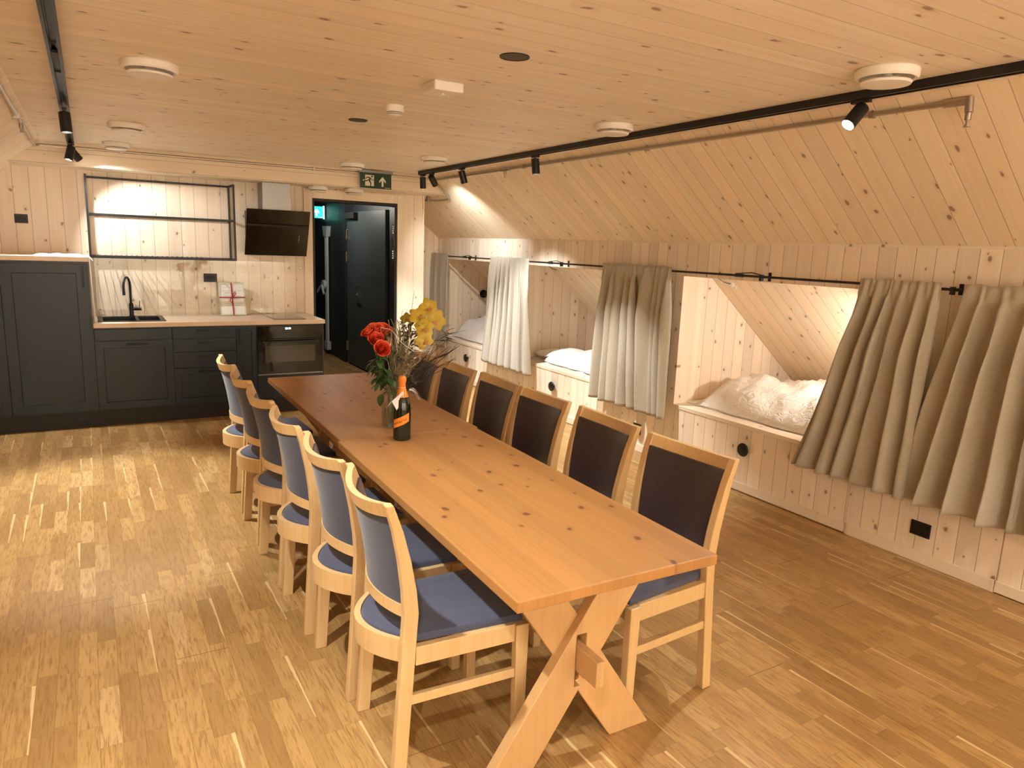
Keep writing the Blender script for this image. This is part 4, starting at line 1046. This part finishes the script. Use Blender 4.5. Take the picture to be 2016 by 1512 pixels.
g = part('gift_tag', bm, M['paper'], t); m = g.modifiers.new('thick', 'SOLIDIFY'); m.thickness = .0006
bm = new(); lathe(bm, [(.0172, .0), (.0182, .001), (.0172, .002)], 28, (BX, BY, ZT2+.262)); part('tag_string', bm, M['paper'], t)

# ------------------------------------------------------------------ vase and flowers
VX, VY = 1.333, 3.465
t = thing('glass_vase', 'clear glass jar vase holding roses and bouquet on the far table', 'vase', (VX, VY, ZT2))
bm = new(); lathe(bm, [(0, .006), (.045, .006), (.052, .012), (.052, .135), (.044, .165), (.040, .172), (.040, .186), (.043, .190), (.046, .186), (.044, .172), (.048, .163), (.056, .135), (.056, .008), (.050, 0), (0, 0)], 40, (VX, VY, ZT2)); part('jar', bm, M['vaseglass'], t, smooth=True)
bm = new(); lathe(bm, [(0, .0085), (.044, .0085), (.0505, .014), (.0505, .088), (0, .088)], 36, (VX, VY, ZT2)); part('water', bm, thin('water_thin', (.80, .83, .74), .03, .02), t, smooth=True)
def leaf(bm, p, d, n, L, W_, fold=.25, segs=8):
    p, d, n = Vector(p), Vector(d).normalized(), Vector(n); s = d.cross(n).normalized(); n = s.cross(d).normalized()
    rows = []
    for k in range(segs+1):
        u = k/segs; w = W_*math.sin(PI*min(1, u*.96+.02))**.8*(1-.25*u); c = p+d*L*u-n*L*.35*u*u
        rows.append([bm.verts.new(c-s*w+n*w*fold), bm.verts.new(c), bm.verts.new(c+s*w+n*w*fold)])
    for a, b in zip(rows, rows[1:]):
        bm.faces.new((a[0], a[1], b[1], b[0])); bm.faces.new((a[1], a[2], b[2], b[1]))
def rose_bm(c, ax, R):
    bm = new(); q = Vector(ax).normalized().to_track_quat('Z', 'Y').to_matrix(); rr = random.Random(int(c[0]*9999+c[2]*777))
    for ring, (n, r0, r1, hh, op) in enumerate(((3, .10, .30, .95, -.1), (4, .25, .52, 1.0, .05), (5, .42, .78, .95, .25), (5, .60, 1.05, .80, .55))):
        for k in range(n):
            a0 = 2*PI*k/n+ring*.6+rr.uniform(-.1, .1); wa = 2*PI/n*.72
            def F(u, v):
                a = a0+(u-.5)*2*wa*(1-.25*v); e = 1-abs(2*u-1)**2.5
                r = R*(r0*.5+(r1-r0*.5)*math.sin(v*PI/2)**.8+op*.45*v**3*(.4+.6*e)); z = R*(-.55+(hh+.60)*v**.85*(.80+.20*e)-op*.5*v**4*e)
                return Vector(c)+q @ Vector((r*math.cos(a), r*math.sin(a), z))
            g = sheet(bm, F, 8, 7); bm.faces.ensure_lookup_table(); top = set(v for col in g for v in (col[-1],))
            for f in bm.faces[-56:]:
                if any(v in top for v in f.verts): f.material_index = 1
    return bm
VT = ZT2+.188
roses = [((1.222, 3.43, 1.262), (-.5, -.2, .8), .036, 'red rose blooming at the far left of the bunch'), ((1.262, 3.46, 1.272), (-.1, -.5, .8), .038, 'red rose in the middle of the top row of roses'), ((1.312, 3.49, 1.266), (.1, -.5, .9), .042, 'deep red rose at the right of the bunch by the film'),
         ((1.245, 3.40, 1.232), (-.2, -.7, .6), .036, 'red rose just above the lowest rose'), ((1.258, 3.36, 1.192), (.0, -.85, .45), .038, 'lowest and most open orange red rose')]
for k, (c, ax, R, lab) in enumerate(roses):
    c = (c[0]-.024, c[1], c[2]-.012)
    t = thing('rose', lab, 'flower', c, 0, 'red roses in the glass jar'); A = Vector(ax).normalized()
    part('bloom', rose_bm(c, ax, R*.92), [M['rose'], M['roseedge']], t, smooth='all')
    base = Vector(c)-A*R*.55; foot = Vector((VX-.022+.010*k, VY-.022+.010*k, ZT2+.02)); neck = Vector((VX-.025+.008*k, VY-.015, VT))
    pts = []
    for i in range(13):
        u = i/12
        if u < .7: f = u/.7; p = base.lerp(neck, f)+Vector((-.015, -.01, 0))*math.sin(PI*f)-A*.02*math.sin(PI*min(1, f*1.5))*(f < .67)
        else: p = neck.lerp(foot, (u-.7)/.3)
        pts.append(p)
    bm = new(); tube(bm, pts, .0026, 6); st = part('stem', bm, M['stem'], t, smooth=True)
    bm = new(); rr = random.Random(k+40)
    for i in range(5): 
        a = 2*PI*i/5; leaf(bm, base, (math.cos(a)*.6, math.sin(a)*.6, .35), (0, 0, 1), .035, .006)
    for i in range(7):
        p = pts[1+int(rr.uniform(.8, 7.2))]; a = rr.uniform(PI*.75, PI*1.75)
        d = Vector((math.cos(a), math.sin(a), rr.uniform(-.5, .35)))
        stalk = p+d*.022; tube(bm, [p, stalk], .0012, 5); leaf(bm, stalk, d+Vector((0, 0, -.2)), (0, 0, 1), rr.uniform(.045, .065), rr.uniform(.016, .022))
    part('leaves', bm, M['green'], t, smooth='all')
# low rose leaves hanging over the jar
t = thing('leafy_sprig', 'leafy green sprig drooping over the left rim of the jar', 'leaves', (1.30, 3.44, VT))
bm = new(); tube(bm, [(1.312, 3.452, ZT2+.05), (1.305, 3.448, VT+.002), (1.272, 3.425, VT+.018), (1.25, 3.41, VT-.004)], .002, 6); part('stem', bm, M['stem'], t, smooth=True)
bm = new(); leaf(bm, (1.258, 3.415, VT+.002), (-.35, -.3, -.8), (-.5, -.6, .4), .062, .022); leaf(bm, (1.285, 3.43, VT+.018), (-.1, -.6, .5), (0, 0, 1), .05, .019); leaf(bm, (1.29, 3.43, VT+.06), (-.7, -.4, -.3), (0, 0, 1), .06, .02)
leaf(bm, (1.245, 3.42, VT+.08), (-.8, -.3, -.1), (0, 0, 1), .055, .019); leaf(bm, (1.24, 3.42, VT+.075), (-.3, -.3, -.9), (0, -1, .2), .06, .013)
part('leaves', bm, M['green'], t, smooth='all')
# wrapped bouquet
t = thing('wrapped_bouquet', 'wrapped bouquet of yellow orchids, grey straw and dark twigs in clear film', 'bouquet', (1.36, 3.47, VT))
BO = Vector((1.345, 3.47, VT-.0))
def orchid(c, ax, R, roll):
    c = Vector(c); q = Vector(ax).normalized().to_track_quat('Z', 'Y').to_matrix() @ Matrix.Rotation(roll, 3, 'Z')
    bm = new()
    for a, L, W_ in ((90, 1, .40), (18, .95, .44), (162, .95, .44), (-38, .95, .38), (218, .95, .38)):
        a = math.radians(a)
        def F(u, v):
            w = W_*math.sin(PI*min(1, .12+v*.86))**.7*(2*u-1)
            l = v*L; zz = .18*v+.10*math.sin(v*PI)-.30*w*w-.22*v*v
            return c+q @ (Vector((math.cos(a)*l-math.sin(a)*w, math.sin(a)*l+math.cos(a)*w, zz))*R)
        sheet(bm, F, 5, 7)
    f = part('orchid_bloom', bm, M['orchid'], t, smooth='all')
    bm = new()
    def G(u, v):
        a = (u-.5)*2.6; r = .10+.22*v; return c+q @ (Vector((r*math.sin(a), -.12-.30*v+.1*abs(a)*v, .18+.32*math.cos(a)*(.3+.7*v)-.1*v))*R)
    sheet(bm, G, 8, 6); part('lip', bm, M['lip'], f, smooth='all')
for c, ax, R, ro in (((1.530, 3.46, 1.378), (-.3, -.9, .25), .050, .3), ((1.560, 3.43, 1.312), (-.15, -.9, .1), .056, -.5), ((1.462, 3.44, 1.335), (-.2, -.9, .4), .048, .9), ((1.482, 3.40, 1.278), (-.35, -.9, .3), .052, 0), ((1.475, 3.385, 1.215), (-.3, -1, .05), .050, .5), ((1.425, 3.50, 1.315), (-.5, -.7, .5), .036, .2)):
    orchid(c, ax, R*1.1, ro)
rr = random.Random(11)
bm = new()
for k in range(60):       # straw / moss mass
    a = rr.uniform(-PI, PI); rr_ = rr.uniform(0, .075); h = rr.uniform(.16, .38)
    tgt = BO+Vector((.045+rr_*math.cos(a)*1.1, rr_*math.sin(a)*.7-.01, h)); cur = [BO+Vector((rr.uniform(-.012, .02), rr.uniform(-.012, .012), -.12))]
    for i in range(1, 7):
        u = i/6; cur.append(cur[0].lerp(tgt, u)+Vector((rr.uniform(-.018, .018), rr.uniform(-.018, .018), rr.uniform(-.01, .01)))*(u > .35))
    tube(bm, cur, .0018, 4)
for k in range(16):
    a = rr.uniform(-PI, PI); z = rr.uniform(.08, .22); R = rr.uniform(.045, .085); cur = []
    for i in range(12):
        b = a+i*.35; cur.append(BO+Vector((.055+R*math.cos(b), R*.75*math.sin(b), z+.02*math.sin(i+k))))
    tube(bm, cur, .0014, 4)
part('straw', bm, M['moss'], t, smooth=True)
bm = new()
for k in range(190):      # foliage inside
    a = rr.uniform(-PI, PI); R = rr.uniform(.01, .075); p = BO+Vector((.055+R*math.cos(a), R*.7*math.sin(a), rr.uniform(.04, .36)))
    p.x += .03*(p.z-BO.z)/.3; leaf(bm, p, (math.cos(a)*.7, math.sin(a)*.7-.3, rr.uniform(-.1, .9)), (0, 0, 1), rr.uniform(.03, .055), rr.uniform(.006, .013), segs=4)
part('inner_foliage', bm, simple('olive_leaf', (.12, .115, .055), .55), t, smooth='all')
bm = new()
for k in range(16):       # dark leaves at the right
    p = Vector((1.585+rr.uniform(-.03, .05), 3.42+rr.uniform(-.03, .03), 1.235+rr.uniform(-.045, .035))); leaf(bm, p, (rr.uniform(.2, 1), -.3, rr.uniform(-.3, .6)), (0, 0, 1), .055, .010, segs=5)
part('dark_leaves', bm, M['dgreen'], t, smooth='all')
bm = new()
for k in range(20):
    e = Vector((rr.uniform(1.52, 1.68), rr.uniform(3.38, 3.48), rr.uniform(1.06, 1.22))); p0 = BO+Vector((.02, -.01, .01)); cur = []
    for i in range(8):
        u = i/7; cur.append(p0.lerp(e, u)+Vector((rr.uniform(-.008, .008), rr.uniform(-.008, .008), .035*math.sin(PI*u)*rr.uniform(-1, .6)+rr.uniform(-.006, .006)*(u > 0))))
    tube(bm, cur, [.0032-.0022*i/7 for i in range(8)], 5)
for e, z in (((1.445, 3.45), 1.462), ((1.41, 3.46), 1.37), ((1.385, 3.46), 1.365)):
    tube(bm, [BO+Vector((.04, 0, .1)), Vector((lerp(BO.x, e[0], .6), e[1], 1.2)), Vector((e[0], e[1], z))], [.0016, .0012, .0007], 5)
tube(bm, [Vector((1.56, 3.44, 1.20)), Vector((1.66, 3.42, 1.245)), Vector((1.735, 3.42, 1.256))], [.0012, .001, .0006], 4)
tube(bm, [Vector((1.52, 3.44, 1.09)), Vector((1.62, 3.42, 1.13)), Vector((1.70, 3.42, 1.175))], [.003, .004, .001], 5)
part('twigs', bm, M['twig'], t, smooth=True)
bm = new()
def FW(u, v):
    a = -2.75+2.75*1.62*u; R = .018+.125*v**1.1*(1+.14*math.sin(7*a+2)*v); cx = .055*v
    h = .30*v*(1+.20*max(0, math.cos(a-2.9))-.28*max(0, math.cos(a+.9)))
    nz = noise.noise(Vector((a*2.4, v*5, 2)))*.020*v
    return BO+Vector((cx+(R+nz)*math.cos(a), (R*.8+nz)*math.sin(a), .0+h+nz))
sheet(bm, FW, 40, 16); fw_ = part('film_wrap', bm, M['film'], t)
bm = new(); tube(bm, [FW(k/60, 1) for k in range(61)], .0011, 5); tube(bm, [FW(0, k/20) for k in range(21)], .0010, 5); tube(bm, [FW(1, k/20) for k in range(21)], .0010, 5)  # whitish tubes put in for the gleam on film edges and folds
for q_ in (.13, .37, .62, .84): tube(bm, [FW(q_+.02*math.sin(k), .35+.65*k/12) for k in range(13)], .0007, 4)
part('film_gleam_lines', bm, simple('film_crease_gleam', (.75, .74, .70), .25), fw_, smooth=True)
bm = new()
def FL(u, v):
    a = -1.2+2.4*u; return Vector((1.395+.050*v*1.2, 3.40-.01*v, VT+.012-.055*v*v))+Vector((.010*math.sin(a), -.012*math.cos(a)*(1-.4*v), .016*math.sin(a)+.006))
sheet(bm, FL, 10, 10); part('film_tail', bm, M['film'], t)
